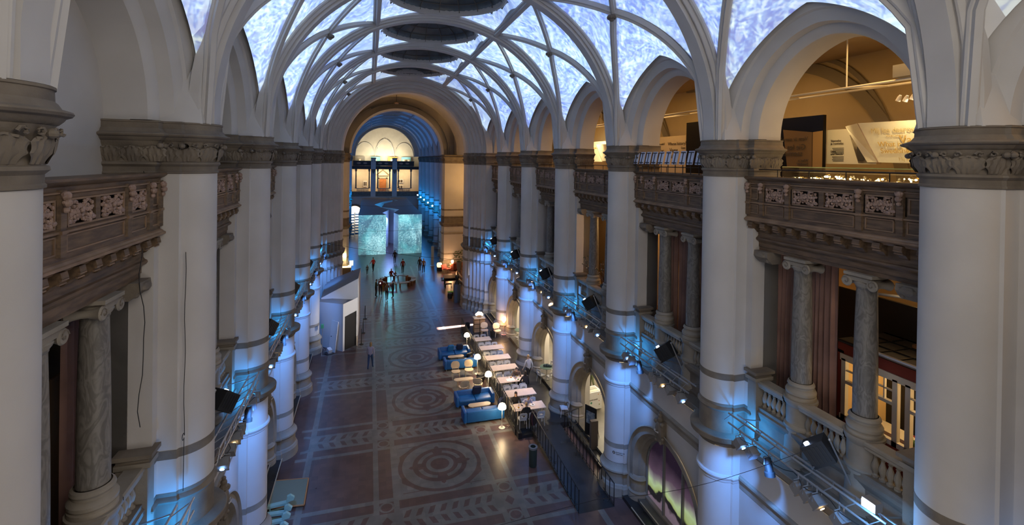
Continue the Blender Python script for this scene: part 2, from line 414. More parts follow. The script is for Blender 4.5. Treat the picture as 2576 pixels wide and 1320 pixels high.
trimn = [0]
def trim(mb, parent=None, loc=None, name='trim'):
    trimn[0] += 1; o = mb.build('%s_%d' % (name, trimn[0]), parent, loc); return tag(o, kind='structure')
def cp(o, loc, rot=0, name=None):
    c = o.copy(); COL.objects.link(c); c.location = loc; c.rotation_euler = (0, 0, rot)
    if name: c.name = name
    return c
ceil0 = tag(web.build('ceiling'), kind='structure'); CEIL = []
for k in range(0, NB+1):
    o = ceil0 if k == 0 else cp(ceil0, (0, 0, 0)); o.location = (AX, midY(k), 0); CEIL.append(o)
arch0 = trim(warch)
for k in range(1, NB+2):
    (cp(arch0, (AX, pierY(k), 0)) if k > 1 else arch0).location = (AX, pierY(k), 0)
cp(arch0, (AX, pierY(0), 0))
protos = [trim(make_rib(sx, sv)) for sx in (-1, 1) for sv in (-1, 1)]+[trim(make_longrib(sx)) for sx in (-1, 1)]+[trim(make_boss(sx)) for sx in (-1, 1)]
for p in protos:
    for k in range(0, NB+1):
        (p if k == 0 else cp(p, (0, 0, 0))).location = (AX, midY(k), 0)
arc0 = trim(make_arcade())
n = 0
for s in (-1, 1):
    for k in range(0, NB+1):
        loc, rot = place(s, midY(k)); o = arc0 if n == 0 else cp(arc0, loc, rot); o.location = loc; o.rotation_euler = (0, 0, rot); n += 1
sk = make_skylight()
skl = ['round dark glass skylight nearest the camera, cut by the top edge of the picture', 'second round dark skylight down the vault, a full crescent behind the first vault arch',
       'third round dark skylight down the frosted vault', 'fourth and farthest round dark skylight, a thin sliver before the end arch']
sk.location = (AX, midY(3), 0); sk['label'] = skl[0]
for i in (1, 2, 3): dup(sk, (AX, midY(3+i), 0), 0, skl[i])
for k in (0, 1, 2): dup(sk, (AX, midY(k), 0), 0, ['round skylight above the near end of the hall', 'round skylight over the first bay above the picture', 'round skylight over the second bay above the picture'][k])
first = True
for s in (-1, 1):
    for k in range(0, NB+1):
        loc, rot = place(s, pierY(k))
        lab = '%s tall plaster pier with carved stone capital on the %s of the hall' % (ORD[k-1], SIDE[s]) if k else 'tall plaster pier beside the viewer on the %s' % SIDE[s]
        o = pier0 if first else dup(pier0, loc, rot, lab)
        o.location = loc; o.rotation_euler = (0, 0, rot); o['label'] = lab; first = False

# ----------------------------------------------------------------- wall pieces of one bay (local y measured from mid bay)
HB = 2.44                                             # half clear length between the pier reveals
def archface(mb, D, w_, zs, rise, z1, mt, hb=HB, z0=0, n=24):
    # flat wall at depth D with an arched opening
    P = [(-w_, z0)]+[(-w_*cos(pi*i/n), zs+rise*sin(pi*i/n)) for i in range(n+1)]+[(w_, z0)]
    O = []
    for y, z in P:
        t = atan2(max(z-zs, 0), y); O.append((y, z))
    vs = []; fs = []
    for i, (y, z) in enumerate(P):
        if z <= zs+1e-6: oy, oz = (-hb if y < 0 else hb), z
        else: oy, oz = y/w_*hb, z1
        if abs(z-zs) < 1e-6: oz = zs
        vs += [(D, y, z), (D, oy, oz)]
    # corners
    for i in range(len(P)-1):
        a = 2*i; (oy0, oz0), (oy1, oz1) = vs[a+1][1:], vs[a+3][1:]
        if abs(oz0-oz1) > .5 and z1 in (oz0, oz1):
            c = len(vs); vs.append((D, -hb if (oy0+oy1) < 0 else hb, z1)); fs.append((a, a+2, a+3, c, a+1))
        else: fs.append((a, a+2, a+3, a+1))
    mb.add(vs, fs, mt)
def lowwall(D=.75):
    b = MB(); archface(b, D, 2.15, 1.6, 2.1, 5.5, plaster); return b
def yloft(mb, prof, mt, y0=-HB, y1=HB, smooth=False):
    mb.loft([[(d, y, z) for d, z in prof] for y in (y0, y1)], mt, False, False, smooth)
def archring():
    b = MB(); prof = [(.60, .32), (.58, .28), (.62, .24), (.66, .22), (.66, .0), (.72, -.04), (.8, -.08), (.86, -.10), (.92, -.18), (1.0, -.2), (1.08, -.27), (1.3, -.27)]
    w_, r_ = 2.03, 1.98; rings = []
    for z in (0, .8, 1.5): rings.append([(d, -(w_+r), z) for d, r in prof])
    for i in range(33):
        a = pi*i/32; rings.append([(d, -(w_+r)*cos(a), 1.6+(r_+r)*sin(a)) for d, r in prof])
    for z in (1.5, .8, 0): rings.append([(d, w_+r, z) for d, r in prof])
    b.loft(rings, stone_light, False)
    for sg in (-1, 1):                                   # stubby jamb bases
        b.lathe([(.44, 0), (.44, .34), (.42, .38), (.43, .44), (.36, .5), (.345, .86), (.38, .92), (.40, .97), (.37, 1.03), (.36, 1.08), (.31, 1.14)], stone_light, (1.0, sg*2.1, 0), 20)
    return b
def keystone():
    b = MB(); c = stone
    b.prism([(.74, -.14), (.56, -.2), (.5, -.12), (.48, 0), (.5, .12), (.56, .2), (.74, .14)], 3.6, 4.35, c)
    b.lathe([(.02, 0), (.13, .05), (.2, .2), (.21, .4), (.15, .58), (.05, .66)], c, (.52, 0, 3.68), 10, sx=.5)
    for z, r in ((4.42, .12), (4.56, .09), (4.68, .06)): b.ball((.56, 0, z), r, c, 8, 5)
    for sg in (-1, 1):
        b.ball((.52, sg*.19, 4.3), .09, c, 7, 5); b.ball((.54, sg*.2, 3.78), .07, c, 7, 5); b.ball((.5, sg*.14, 3.62), .06, c, 7, 5)
    b.lathe([(.14, 0), (.12, .04), (.09, .02)], plaster_trim, (.4, 0, 4.0), 12, T=None, sx=.3)
    return b
def baluster_m():
    b = MB(); b.lathe([(.075, 0), (.075, .04), (.05, .05), (.04, .08), (.065, .16), (.082, .22), (.075, .28), (.045, .36), (.032, .42), (.05, .44), (.032, .46), (.045, .49), (.07, .5), (.07, .55)], stone_light, (0, 0, 0), 10); return b
def balustrade():
    t = thing('balustrade', '', 'balustrade')
    b = MB(); yloft(b, [(.95, 5.9), (.92, 6.0), (.98, 6.05), (.98, 6.55), (.94, 6.62), (.9, 6.7), (.9, 6.78), (.94, 6.82), (.94, 6.9), (1.3, 6.9), (1.3, 6.0)], stone); b.build('plinth', t)
    for y0, y1 in ((-1.98, -1.17), (-.56, .56), (1.17, 1.98)):
        b = MB(); yloft(b, [(.97, 7.44), (.93, 7.47), (.93, 7.52), (.9, 7.56), (.9, 7.61), (.93, 7.64), (1.24, 7.64), (1.26, 7.6), (1.26, 7.44), (.97, 7.44)], stone_light, y0-.06, y1+.06); b.build('rail', t)
    bl = None
    for ys in ([-1.98+.13*.7+.162*i for i in range(5)], [-.56+.08+.16*i for i in range(7)], [1.17+.08+.162*i for i in range(5)]):
        for y in ys:
            o = baluster_m().build('baluster', t) if bl is None else cp(bl, (0, 0, 0))
            if bl is None: bl = o
            else: o.parent = t
            o.location = (1.1, y, 6.9)
    for y in (-.86, .86):
        b = MB(); n = 14; b.lathe([(.46, 5.95), (.46, 6.1), (.40, 6.16), (.38, 6.3), (.36, 6.85), (.40, 6.9), (.40, 6.95), (.34, 7.0), (.34, 7.46), (.38, 7.5), (.40, 7.56), (.42, 7.6), (.42, 7.66), (.01, 7.66)], stone_light, (1.24, y, 0), 20, sx=.95); b.build('pedestal', t)
    for sg in (-1, 1):
        b = MB(); b.box(.86, 1.4, sg*1.98, sg*2.3, 5.95, 7.72, stone_light); b.box(.80, 1.42, sg*1.94, sg*2.34, 7.62, 7.72, stone_light)
        b.box(.84, 1.4, sg*1.98, sg*2.3, 7.72, 7.82, stone); b.box(.76, 1.44, sg*1.9, sg*2.36, 7.82, 7.9, stone); b.box(.80, 1.42, sg*1.95, sg*2.32, 6.0, 6.2, stone); b.build('end_pedestal', t)
    return t
def ionic():
    t = thing('ionic_column', '', 'column')
    b = MB(); b.lathe([(.36, 7.66), (.36, 7.74), (.33, 7.76), (.36, 7.8), (.365, 7.86), (.33, 7.92), (.30, 7.94), (.30, 7.98), (.325, 8.02), (.31, 8.07), (.27, 8.1)], stone_light, n=24); b.build('base', t)
    b = MB(); b.lathe([(.245, 8.1), (.242, 8.9), (.236, 9.6), (.222, 10.3), (.205, 10.98), (.22, 11.0), (.22, 11.03), (.205, 11.05)], marble, n=24); b.build('shaft', t)
    b = MB(); b.lathe([(.22, 11.03), (.25, 11.07), (.27, 11.12), (.24, 11.16)], stone_light, n=20)
    b.box(-.25, .25, -.27, .27, 11.15, 11.25, stone_light); b.box(-.3, .3, -.34, .34, 11.27, 11.34, stone_light); b.box(-.26, .26, -.3, .3, 11.24, 11.28, stone)
    for sg in (-1, 1):
        T = Matrix.Translation((0, sg*.3, 11.12)) @ Matrix.Rotation(pi/2, 4, 'Y')
        b.lathe([(.001, -.27), (.11, -.27), (.13, -.24), (.1, -.18), (.07, -.05), (.07, .05), (.1, .18), (.13, .24), (.11, .27), (.001, .27)], stone_light, (0, 0, 0), 16, T)
        for e in (-1, 1): b.tube([(e*.275, sg*.3+(.11-.012*i)*cos(i*.8)*sg, 11.12+(.11-.012*i)*sin(i*.8)) for i in range(9)], .012, stone, 5)
    b.build('capital', t); return t
def relief(seed, wd, h):
    # carved openwork: rosette, curling stems, leaves and buds
    rnd = random.Random(seed); b = MB(); hh = h/2; hw = wd/2
    for k in range(8): b.ball((-.02, .075*cos(k*pi/4), .075*sin(k*pi/4)), .045, carved, 7, 4, (.6, 1, 1))
    b.ball((-.05, 0, 0), .035, carved, 7, 5)
    for sg in (-1, 1):
        for q in (-1, 1):
            cy, cz = sg*hw*.52, q*hh*.42; r0 = min(hh*.5, hw*.4)
            b.tube([(-.02-.02*sin(i*.5), cy+sg*(r0*(1-i/16))*cos(i*.62+q), cz+q*(r0*(1-i/16))*sin(i*.62+q)) for i in range(12)], [.026-.001*i for i in range(12)], carved, 6)
            b.ball((-.03, cy, cz), .032, carved, 6, 4)
            for k in range(16):
                a = rnd.uniform(0, 6.28); y = cy+cos(a)*hw*rnd.uniform(.2, .55); z = cz+sin(a)*hh*rnd.uniform(.3, .6)
                y = max(-hw*.93, min(hw*.93, y)); z = max(-hh*.9, min(hh*.9, z)); rr = rnd.uniform(.022, .042)
                b.ball((-.015-rnd.random()*.03, y, z), rr, carved, 6, 4, (.7, rnd.uniform(.8, 1.5), 1))
    return b
REL = [relief(3, .62, .36), relief(5, .52, .36)]
def frame_mould(b, D, y0, y1, z0, z1, t=.03, e=.025, mt=None):
    mt = mt or wood_edge
    b.box(D-e, D, y0, y1, z0, z0+t, mt); b.box(D-e, D, y0, y1, z1-t, z1, mt); b.box(D-e, D, y0, y0+t, z0, z1, mt); b.box(D-e, D, y1-t, y1, z0, z1, mt)
def balcony():
    t = thing('balcony', '', 'balcony')
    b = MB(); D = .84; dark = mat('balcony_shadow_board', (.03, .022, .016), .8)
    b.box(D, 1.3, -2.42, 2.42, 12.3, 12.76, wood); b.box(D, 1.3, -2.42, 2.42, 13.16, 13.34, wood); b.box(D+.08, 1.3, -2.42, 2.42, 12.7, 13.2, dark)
    P = [-2.40, -1.86, -.98, .98, 1.86, 2.40]           # pilasters
    pw = .11
    spans = [(P[i]+(pw if i else .05), P[i+1]-(pw if i < 4 else .05)) for i in range(5)]
    for i, (a, c) in enumerate(spans):
        if i in (0, 4): b.box(D+.01, D+.1, a, c, 12.74, 13.18, wood); frame_mould(b, D+.01, a+.04, c-.04, 12.8, 13.14)
        else:
            m_ = .05; b.box(D, D+.08, a, a+m_, 12.74, 13.18, wood); b.box(D, D+.08, c-m_, c, 12.74, 13.18, wood); frame_mould(b, D, a+m_-.02, c-m_+.02, 12.76, 13.17)
            if i == 2: b.box(D-.01, D+.08, -.07, .07, 12.76, 13.17, wood)
        frame_mould(b, D, a+.02, c-.02, 12.40, 12.66, .02, .02)
    b.build('parapet_board', t)
    b = MB(); yloft(b, [(1.3, 13.34), (.84, 13.34), (.81, 13.36), (.78, 13.37), (.74, 13.40), (.72, 13.42), (.72, 13.46), (1.3, 13.46)], wood, -2.43, 2.43)
    yloft(b, [(.84, 13.24), (.8, 13.25), (.8, 13.27), (.84, 13.28)], wood_edge, -2.43, 2.43); yloft(b, [(.84, 12.68), (.8, 12.69), (.8, 12.72), (.84, 12.73)], wood_edge, -2.43, 2.43); b.build('top_rail', t)
    for y in P:
        b = MB(); yy = max(-2.36, min(2.36, y))
        b.prism([(D-.05, -.07), (D-.05, .07), (D, .08), (D, -.08)], 12.36, 13.3, wood, T=Matrix.Translation((0, yy, 0)))
        b.box(D-.07, D, yy-.075, yy+.075, 12.68, 12.73, wood_edge)
        for z, r, dd in ((13.22, .07, .07), (13.12, .06, .09), (13.02, .045, .07)): b.ball((D-dd, yy, z), r, carved, 8, 5, (1, 1.1, 1))
        for sg in (-1, 1): b.ball((D-.07, yy+sg*.055, 13.24), .035, carved, 6, 4); b.ball((D-.07, yy+sg*.045, 13.13), .028, carved, 6, 4)
        b.build('pilaster', t)
    ps = [None, None]
    for y, q in ((-1.42, 0), (-.47, 0), (.47, 0), (1.42, 0)):
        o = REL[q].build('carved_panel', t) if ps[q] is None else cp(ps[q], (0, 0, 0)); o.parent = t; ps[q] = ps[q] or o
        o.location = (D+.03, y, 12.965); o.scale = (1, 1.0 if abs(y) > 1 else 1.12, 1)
    b = MB(); yloft(b, [(1.3, 12.3), (.84, 12.3), (.80, 12.28), (.77, 12.25), (.74, 12.24), (.74, 12.20), (.80, 12.17), (.88, 12.14), (.92, 12.1), (1.3, 12.1)], wood_edge, -2.43, 2.43); b.build('lower_cornice', t)
    for i in range(11):
        y = -2.28+i*.456; b = MB()
        b.prism([(.82, 12.14), (.80, 12.05), (.84, 11.98), (.93, 11.94), (1.0, 11.86), (1.06, 11.84), (1.06, 12.14)], -.085, .085, wood, T=Matrix.Translation((0, y, 0)) @ Matrix.Rotation(pi/2, 4, 'X'))
        b.box(.80, .83, y-.09, y+.09, 12.02, 12.04, wood_edge); b.box(.83, .86, y-.09, y+.09, 11.96, 11.98, wood_edge); b.build('corbel', t)
    b = MB(); yloft(b, [(1.05, 12.12), (1.05, 11.76), (1.02, 11.72), (.98, 11.70), (.97, 11.66), (1.0, 11.62), (1.06, 11.60), (1.08, 11.56), (1.08, 11.44), (1.1, 11.43), (1.1, 11.34), (1.5, 11.34), (1.5, 12.1)], wood, -2.21, 2.21); b.build('entablature', t)
    for sg in (-1, 1):
        b = MB(); b.prism([(.92, 11.34), (.90, 11.2), (.98, 11.1), (1.1, 11.0), (1.4, 11.0), (1.4, 11.34)], -.25, .25, stone, T=Matrix.Translation((0, sg*1.97, 0)) @ Matrix.Rotation(pi/2, 4, 'X'))
        b.ball((.93, sg*1.97, 11.22), .1, stone, 8, 5, (1, 2, 1)); b.ball((1.02, sg*1.8, 11.1), .07, stone, 8, 5); b.build('end_bracket', t)
    b = MB(); b.tube([(1.0, -2.4, 13.66), (1.0, 2.4, 13.66)], .018, iron, 6)
    for y in (-2.36, -1.5, -.5, .5, 1.5, 2.36): b.tube([(1.0, y, 13.46), (1.0, y, 13.66)], .012, iron, 5)
    HR = b.build('iron_handrail', t); globals()['HRAIL'] = HR
    return t
def curtain(y0, y1, z0, z1, folds=9, D=1.5, amp=.07, seed=1, gather=0):
    b = MB(); n = folds*8; rnd = random.Random(seed); ph = [rnd.uniform(-.5, .5) for _ in range(n+1)]
    rings = []
    for j in range(7):
        t = j/6; z = z1+(z0-z1)*t; wv = 1-gather*sin(pi*t)*.5; a_ = amp*(.55+.6*t)
        row = []
        for i in range(n+1):
            u = i/n; y = (y0+y1)/2+(u-.5)*(y1-y0)*wv; d = D+a_*sin(u*folds*2*pi+.4*sin(u*7+seed)+.3*t)+.02*sin(u*31+t*4)
            row.append((d, y, z))
        rings.append(row)
    back = [[(d+.015, y, z) for d, y, z in r] for r in rings]
    b.loft(rings, curtain_m, False); b.loft(back, curtain_m, False); return b
ring0 = wall0 = key0 = led0 = cor0 = bal0 = col0 = bcn0 = None
def once(o, mk, name, loc, rot, kind='structure'):
    if o is None: o = mk(); o = tag(o.build(name), kind=kind) if isinstance(o, MB) else o; c = o
    else: c = cp(o, loc, rot)
    c.location = loc; c.rotation_euler = (0, 0, rot); return o, c
def mk_ledge():
    b = MB(); yloft(b, [(.75, 5.52), (.71, 5.54), (.70, 5.6), (.67, 5.62), (.63, 5.68), (.56, 5.71), (.55, 5.73), (.50, 5.74), (.49, 5.88), (.51, 5.9), (.98, 5.93)], stone); return b
def mk_cornice():
    b = MB(); yloft(b, [(.75, 4.30), (.74, 4.32), (.74, 4.46), (.72, 4.49), (.70, 4.54), (.67, 4.58), (.65, 4.63), (.66, 4.68), (.75, 4.7)], stone_light); return b
BAYW = ['nearest bay', 'second bay', 'third bay', 'fourth bay', 'fifth bay', 'sixth bay']
for s in (1, -1):
    for k in range(0, NB+1):
        loc, rot = place(s, midY(k)); sd = SIDE[s]
        if s < 0 and k == 1: KIDS[bcn0.name] = [c for c in KIDS[bcn0.name] if c.name != HRAIL.name]
        wall0, c = once(wall0, lowwall, 'wall_side', loc, rot)
        led0, c = once(led0, mk_ledge, 'trim_ledge', loc, rot)
        cor0, c = once(cor0, mk_cornice, 'trim_cornice', loc, rot)
        ring0, c = once(ring0, archring, 'trim_archway', loc, rot)
        key0, c = once(key0, keystone, 'trim_keystone', loc, rot)
        if k == 0: continue
        bw = BAYW[k-1]
        la = 'stone balustrade of the middle gallery in the %s on the %s' % (bw, sd)
        if bal0 is None: bal0 = balustrade(); bal0.location = loc; bal0.rotation_euler = (0, 0, rot); bal0['label'] = la
        else: dup(bal0, loc, rot, la)
        for q in (-1, 1):
            cl = Vector(loc)+Vector((s*1.25, q*.86, 0)); la = 'veined stone ionic column, %s one of the pair in the %s on the %s' % ('farther' if q > 0 else 'nearer', bw, sd)
            if col0 is None: col0 = ionic(); col0.location = cl; col0.rotation_euler = (0, 0, rot); col0['label'] = la
            else: dup(col0, cl, rot, la)
        la = 'carved dark wood balcony high in the %s on the %s' % (bw, sd)
        if bcn0 is None: bcn0 = balcony(); bcn0.location = loc; bcn0.rotation_euler = (0, 0, rot); bcn0['label'] = la
        else: dup(bcn0, loc, rot, la)

# ----------------------------------------------------------------- floor of the hall with its inlaid stone pattern
def stone_floor(name, c1, c2, rough, bs=3.2):
    m, N, L, B = newmat(name); tc = N.new('ShaderNodeTexCoord'); br = N.new('ShaderNodeTexBrick')
    br.inputs['Scale'].default_value = bs; br.inputs['Mortar Size'].default_value = .008; br.inputs['Color1'].default_value = rgb(c1); br.inputs['Color2'].default_value = rgb(c2)
    br.inputs['Mortar'].default_value = rgb([q*.75 for q in c1]); br.inputs['Brick Width'].default_value = .9; br.inputs['Row Height'].default_value = .9; br.offset = .0
    n = N.new('ShaderNodeTexNoise'); n.inputs['Scale'].default_value = 1.3; n.inputs['Detail'].default_value = 6; L.new(tc.outputs['Object'], n.inputs['Vector']); L.new(tc.outputs['Object'], br.inputs['Vector'])
    mx = N.new('ShaderNodeMix'); mx.data_type = 'RGBA'; mx.blend_type = 'MULTIPLY'; mx.inputs[0].default_value = .7; L.new(br.outputs[0], mx.inputs[6])
    cr = N.new('ShaderNodeValToRGB'); cr.color_ramp.elements[0].position = .3; cr.color_ramp.elements[0].color = (.6, .6, .6, 1); cr.color_ramp.elements[1].position = .7; cr.color_ramp.elements[1].color = (1.15, 1.1, 1.1, 1)
    L.new(n.outputs['Fac'], cr.inputs[0]); L.new(cr.outputs[0], mx.inputs[7]); L.new(mx.outputs[2], B.inputs['Base Color'])
    rr = N.new('ShaderNodeMapRange'); rr.inputs[3].default_value = rough-.08; rr.inputs[4].default_value = rough+.12; L.new(n.outputs['Fac'], rr.inputs[0]); L.new(rr.outputs[0], B.inputs['Roughness'])
    return m
red = stone_floor('red_marble', (.135, .078, .067), (.10, .060, .053), .30); grey = stone_floor('grey_marble', (.20, .195, .175), (.155, .15, .14), .30); slate = stone_floor('black_slate', (.02, .021, .023), (.03, .031, .032), .28)
def mk_floor():
    b = MB(); b.box(-9, 16, -2, 120, -.3, 0, red); Z = [0]
    def q(x0, x1, y0, y1, m_, z=.002): b.add([(x0, y0, z), (x1, y0, z), (x1, y1, z), (x0, y1, z)], [(0, 1, 2, 3)], m_)
    def poly(p, m_, z): b.add([(x, y, z) for x, y in p], [tuple(range(len(p)))], m_)
    def ring(cx, cy, r0, r1, m_, z, n=64, a0=0, a1=2*pi):
        vs = []; 
        for i in range(n+1):
            a = a0+(a1-a0)*i/n; vs += [(cx+r0*cos(a), cy+r0*sin(a), z), (cx+r1*cos(a), cy+r1*sin(a), z)]
        b.add(vs, [(2*i, 2*i+1, 2*i+3, 2*i+2) for i in range(n)], m_)
    Lx = [(-2.62, -2.36), (.32, .54), (1.10, 1.32), (5.16, 5.38), (5.94, 6.16), (8.86, 9.12)]
    for a, c in Lx: q(a, c, 0, 64, grey)
    for k in range(0, 8):
        yc = pierY(k)+.33                                  # cross band
        for e in (-1, 1): q(-3.1, 9.6, yc+e*1.25-.11, yc+e*1.25+.11, grey, .0025)
        for a, c in ((-2.36, .32), (1.32, 5.16), (6.16, 8.86)):
            q(a, c, yc-.66, yc+.66, grey, .0025); n = int((c-a)/.46)
            for i in range(n):
                x = a+.1+i*(c-a-.1)/n
                for e in (-1, 1): poly([(x, yc+e*.08), (x+.22, yc+e*.12), (x+.36, yc+e*.5), (x+.14, yc+e*.46)], red, .004)
        for a, c in ((.54, 1.10), (5.38, 5.94)):
            m_ = (a+c)/2; q(a, c, yc-.5, yc+.5, grey, .0035); poly([(m_-.2, yc), (m_, yc-.3), (m_+.2, yc), (m_, yc+.3)], red, .005)
            for e in (-1, 1): ring(m_, yc+e*.85, .22, .3, grey, .004, 16)
        ring(-2.95, yc, .55, .75, grey, .0045, 24, -pi/2, pi/2)
        cx, cy = 3.24, yc+BAY/2                            # medallion
        q(1.32, 5.16, yc+1.3, yc+BAY-1.3, grey, .003); q(1.5, 4.98, yc+1.46, yc+BAY-1.46, red, .0034)
        poly([(cx+1.86*cos(2*pi*i/48), cy+1.86*sin(2*pi*i/48)) for i in range(48)], red, .0042)
        for sx_ in (-1, 1):
            for sy_ in (-1, 1): poly([(cx+sx_*1.74, cy+sy_*1.6), (cx+sx_*1.05, cy+sy_*1.6), (cx+sx_*1.74, cy+sy_*.95)], grey, .0038)
        ring(cx, cy, 1.22, 1.68, grey, .005); 
        for i in range(4): a = pi/4+i*pi/2; ring(cx, cy, .82, 1.0, grey, .0055, 12, a-.55, a+.55)
        ring(cx, cy, .42, .62, grey, .006)
        for i in range(4):
            a = i*pi/2; c_, s_ = cos(a), sin(a); poly([(cx+c_*r_-s_*t_, cy+s_*r_+c_*t_) for r_, t_ in ((.98, -.1), (1.3, -.1), (1.4, 0), (1.3, .1), (.98, .1))], red, .0062)
    return b
tag(mk_floor().build('floor'), kind='structure')

# ----------------------------------------------------------------- aisles and galleries behind the arcades
def slab(name, x0, x1, y0, y1, z0, z1, m_, kind='structure'):
    return tag(MB().box(x0, x1, y0, y1, z0, z1, m_).build(name), kind=kind)
cream = mat('cream_wall', (.62, .56, .45), .85, (.56, .50, .40), 1); ochre = mat('gallery_wall', (.50, .40, .26), .85, (.45, .36, .23), .7); oakfl = mat('oak_floor', (.28, .15, .07), .4, (.2, .1, .05), 3, stretch=(1, 8, 1))
teal = mat('teal_wall', (.05, .21, .25), .8); greyfl = mat('grey_limestone_floor', (.13, .12, .10), .4, (.10, .09, .08), 2)
for s in (1, -1):
    nm = 'right' if s > 0 else 'left'
    x = lambda d: sidex(s, d)
    def sl(name, d0, d1, y0, y1, z0, z1, m_): return slab(name, min(x(d0), x(d1)), max(x(d0), x(d1)), y0, y1, z0, z1, m_)
    sl('floor_aisle_'+nm, .75, 5.6, -2, 43, -.3, .3, greyfl if s > 0 else slate)
    sl('floor_step_'+nm, .35, .75, -2, 43, -.3, .16, slate)
    sl('wall_aisle_'+nm, 5.6, 5.9, -2, 43.3, 0, 5.6, cream)
    sl('floor_gallery_'+nm, 1.12, 5.9, -2, 43.3, 5.45, 5.95, oakfl)
    sl('wall_gallery_'+nm, 5.6, 5.9, -2, 43.3, 5.9, 12.0, ochre if s > 0 else plaster)
    sl('floor_upper_'+nm, 1.45, 7.2, -2, 43.3, 11.9, 12.36, oakfl)
    if s > 0: sl('wall_upper_'+nm, 6.9, 7.2, -2, 43.3, 12.3, 18.4, ochre)
    else:
        sl('wall_upper_left', 1.75, 1.95, -2, 12.0, 12.3, 18.2, plaster); sl('wall_upper_left_teal', 3.2, 3.4, 12.0, 43.3, 12.3, 18.2, teal)
        sl('wall_upper_left_return', 1.75, 3.4, 11.95, 12.05, 12.3, 18.2, plaster)
    sl('ceiling_upper_'+nm, 1.2, 7.2, -2, 43.3, 17.75, 18.1, ochre if s > 0 else plaster)
    sl('wall_spandrel_'+nm, 1.1, 1.4, -2, 43.3, 17.4, 21.0, plaster)
    # back face of the pier zone: cross walls between pier and gallery
    for k in range(0, 8): sl('trim_pier_back_'+nm, 1.3, 1.8, pierY(k)-.89, pierY(k)+.89, 0, 18, plaster)
    sl('wall_end_'+nm, .9, 7.2, 43.2, 43.4, 0, 21, plaster)
for o in bpy.data.objects:
    if o.name.startswith('ceiling') and o.data and o.data == ceil0.data: VC.objects.link(o)

# ----------------------------------------------------------------- end arches, crossing and far hall
YE = pierY(7)                                          # 43.36
OUT = [(1.6, -.89), (.87, -.89), (.30, -.89), (.30, -.45), (.0, -.45), (.0, -.02), (-.25, -.02), (-.25, .35), (-.5, .35), (-.5, .75), (-.75, .75), (-.75, 1.15), (-.95, 1.15), (-1.1, 1.4), (-1.1, 2.5), (-.9, 2.7), (-.9, 3.0), (1.6, 3.0)]
def cluster(outl, lbl):
    t = thing('clustered_pier', lbl, 'pillar')
    def seg(name, lv, m_): b = MB(); pl(b, outl, lv, m_, False); b.build(name, t)
    seg('base', [(-.02, .22), (.36, .20), (.46, .15), (.50, .10), (.88, .09), (.94, .16), (1.04, .16), (1.1, .08), (1.22, .04), (1.3, .0)], stone_light)
    b = MB(); pl(b, outl, [(1.3, 0), (1.9, 0)], plaster, False); pl(b, outl, [(2.1, 0), (4.54, 0)], plaster, False); pl(b, outl, [(4.7, 0), (5.5, 0)], plaster, False); pl(b, outl, [(6.76, 0), (7.46, 0)], plaster, False); pl(b, outl, [(7.65, 0), (13.5, 0)], plaster, False); b.build('shaft', t)
    seg('stone_band', [(1.9, 0), (1.9, .004), (2.1, .004), (2.1, 0)], stone_light); seg('collar', [(4.46, 0), (4.5, .04), (4.62, .07), (4.7, 0)], stone_light)
    seg('ledge', [(5.42, 0), (5.5, .05), (5.64, .16), (5.74, .2), (5.86, .2), (5.92, .0), (6.6, 0), (6.63, .06), (6.68, .02), (6.76, 0)], stone); seg('upper_stone_band', [(7.46, 0), (7.46, .004), (7.65, .004), (7.65, 0)], stone)
    b = MB(); pl(b, outl, [(13.43, 0), (13.47, .03), (13.49, .012), (13.58, .012), (13.63, .05), (13.68, .02), (13.85, .015), (13.98, .04), (14.1, .08), (14.18, .14), (14.23, .18), (14.28, .1), (14.36, .04), (14.48, .05), (14.53, 0)], stone, False)
    for p, nn in walk(offs(outl, .01)[2:-1], .4): acanthus(b, p.x, p.y, nn.x, nn.y, 13.69, .36, .34, stone, .1)
    b.build('capital', t); return t
def endarch(outl):
    b = MB(); rings = []; prof = outl[1:-1]
    for i in range(41):
        a = pi*i/40; rings.append([((W0+d)*-cos(a), y, 14.53+(W0+d)*.985*sin(a)) for d, y in prof])
    b.loft(rings, plaster_trim, False, smooth=False)
    # wall above the arch towards the vault
    n = 40; vs = []
    for i in range(n+1):
        a = pi*i/n; vs += [(-(W0+.3)*cos(a), -.6, 14.53+(W0+.3)*.985*sin(a)), (-(W0+3)*cos(a), -.6, 14.53+(W0+3)*sin(a))]
    b.add(vs, [(2*i, 2*i+1, 2*i+3, 2*i+2) for i in range(n)], plaster); return b
c0 = cluster(OUT, 'many-stepped pier carrying the end arch on the café side, before the orange-lit crossing'); c0.location = (AX+W0, YE, 0)
c1 = dup(c0, (AX-W0, YE, 0), 0, 'many-stepped pier carrying the end arch behind the white booth'); c1.scale = (-1, 1, 1)
YF = 62.0
OUT2 = [(x+.12, y) for x, y in OUT]
c2 = dup(c0, (AX+W0+.25, YF+2.1, 0), 0, 'stepped pier lit orange behind the pink armchair at the far side of the crossing'); c2.scale = (1, -1, 1)
c3 = dup(c0, (AX-W0-.1, YF+2.1, 0), 0, 'stepped pier lit orange at the far side of the crossing, behind the lit reception desk'); c3.scale = (-1, -1, 1)
ea = trim(endarch(OUT)); ea.location = (AX, YE, 0)
e2 = cp(ea, (AX+.1, YF+2.1, 0)); e2.scale = (1, -1, 1)
trim(MB().box(-9, AX-W0-.9, YF+.2, YF+2.2, 0, 22, plaster), name='wall_crossing_far_left').name = 'wall_crossing_far_left'
trim(MB().box(AX+W0+1.0, 16, YF+.2, YF+2.2, 0, 22, plaster), name='wall').name = 'wall_crossing_far_right'
slab('wall_crossing_left', -9.3, -9, 43, 64, 0, 23, cream); slab('wall_crossing_right', 16, 16.3, 43, 64, 0, 23, cream); slab('ceiling_crossing', -9.3, 16.3, 43.5, 64.2, 22.4, 22.7, cream)
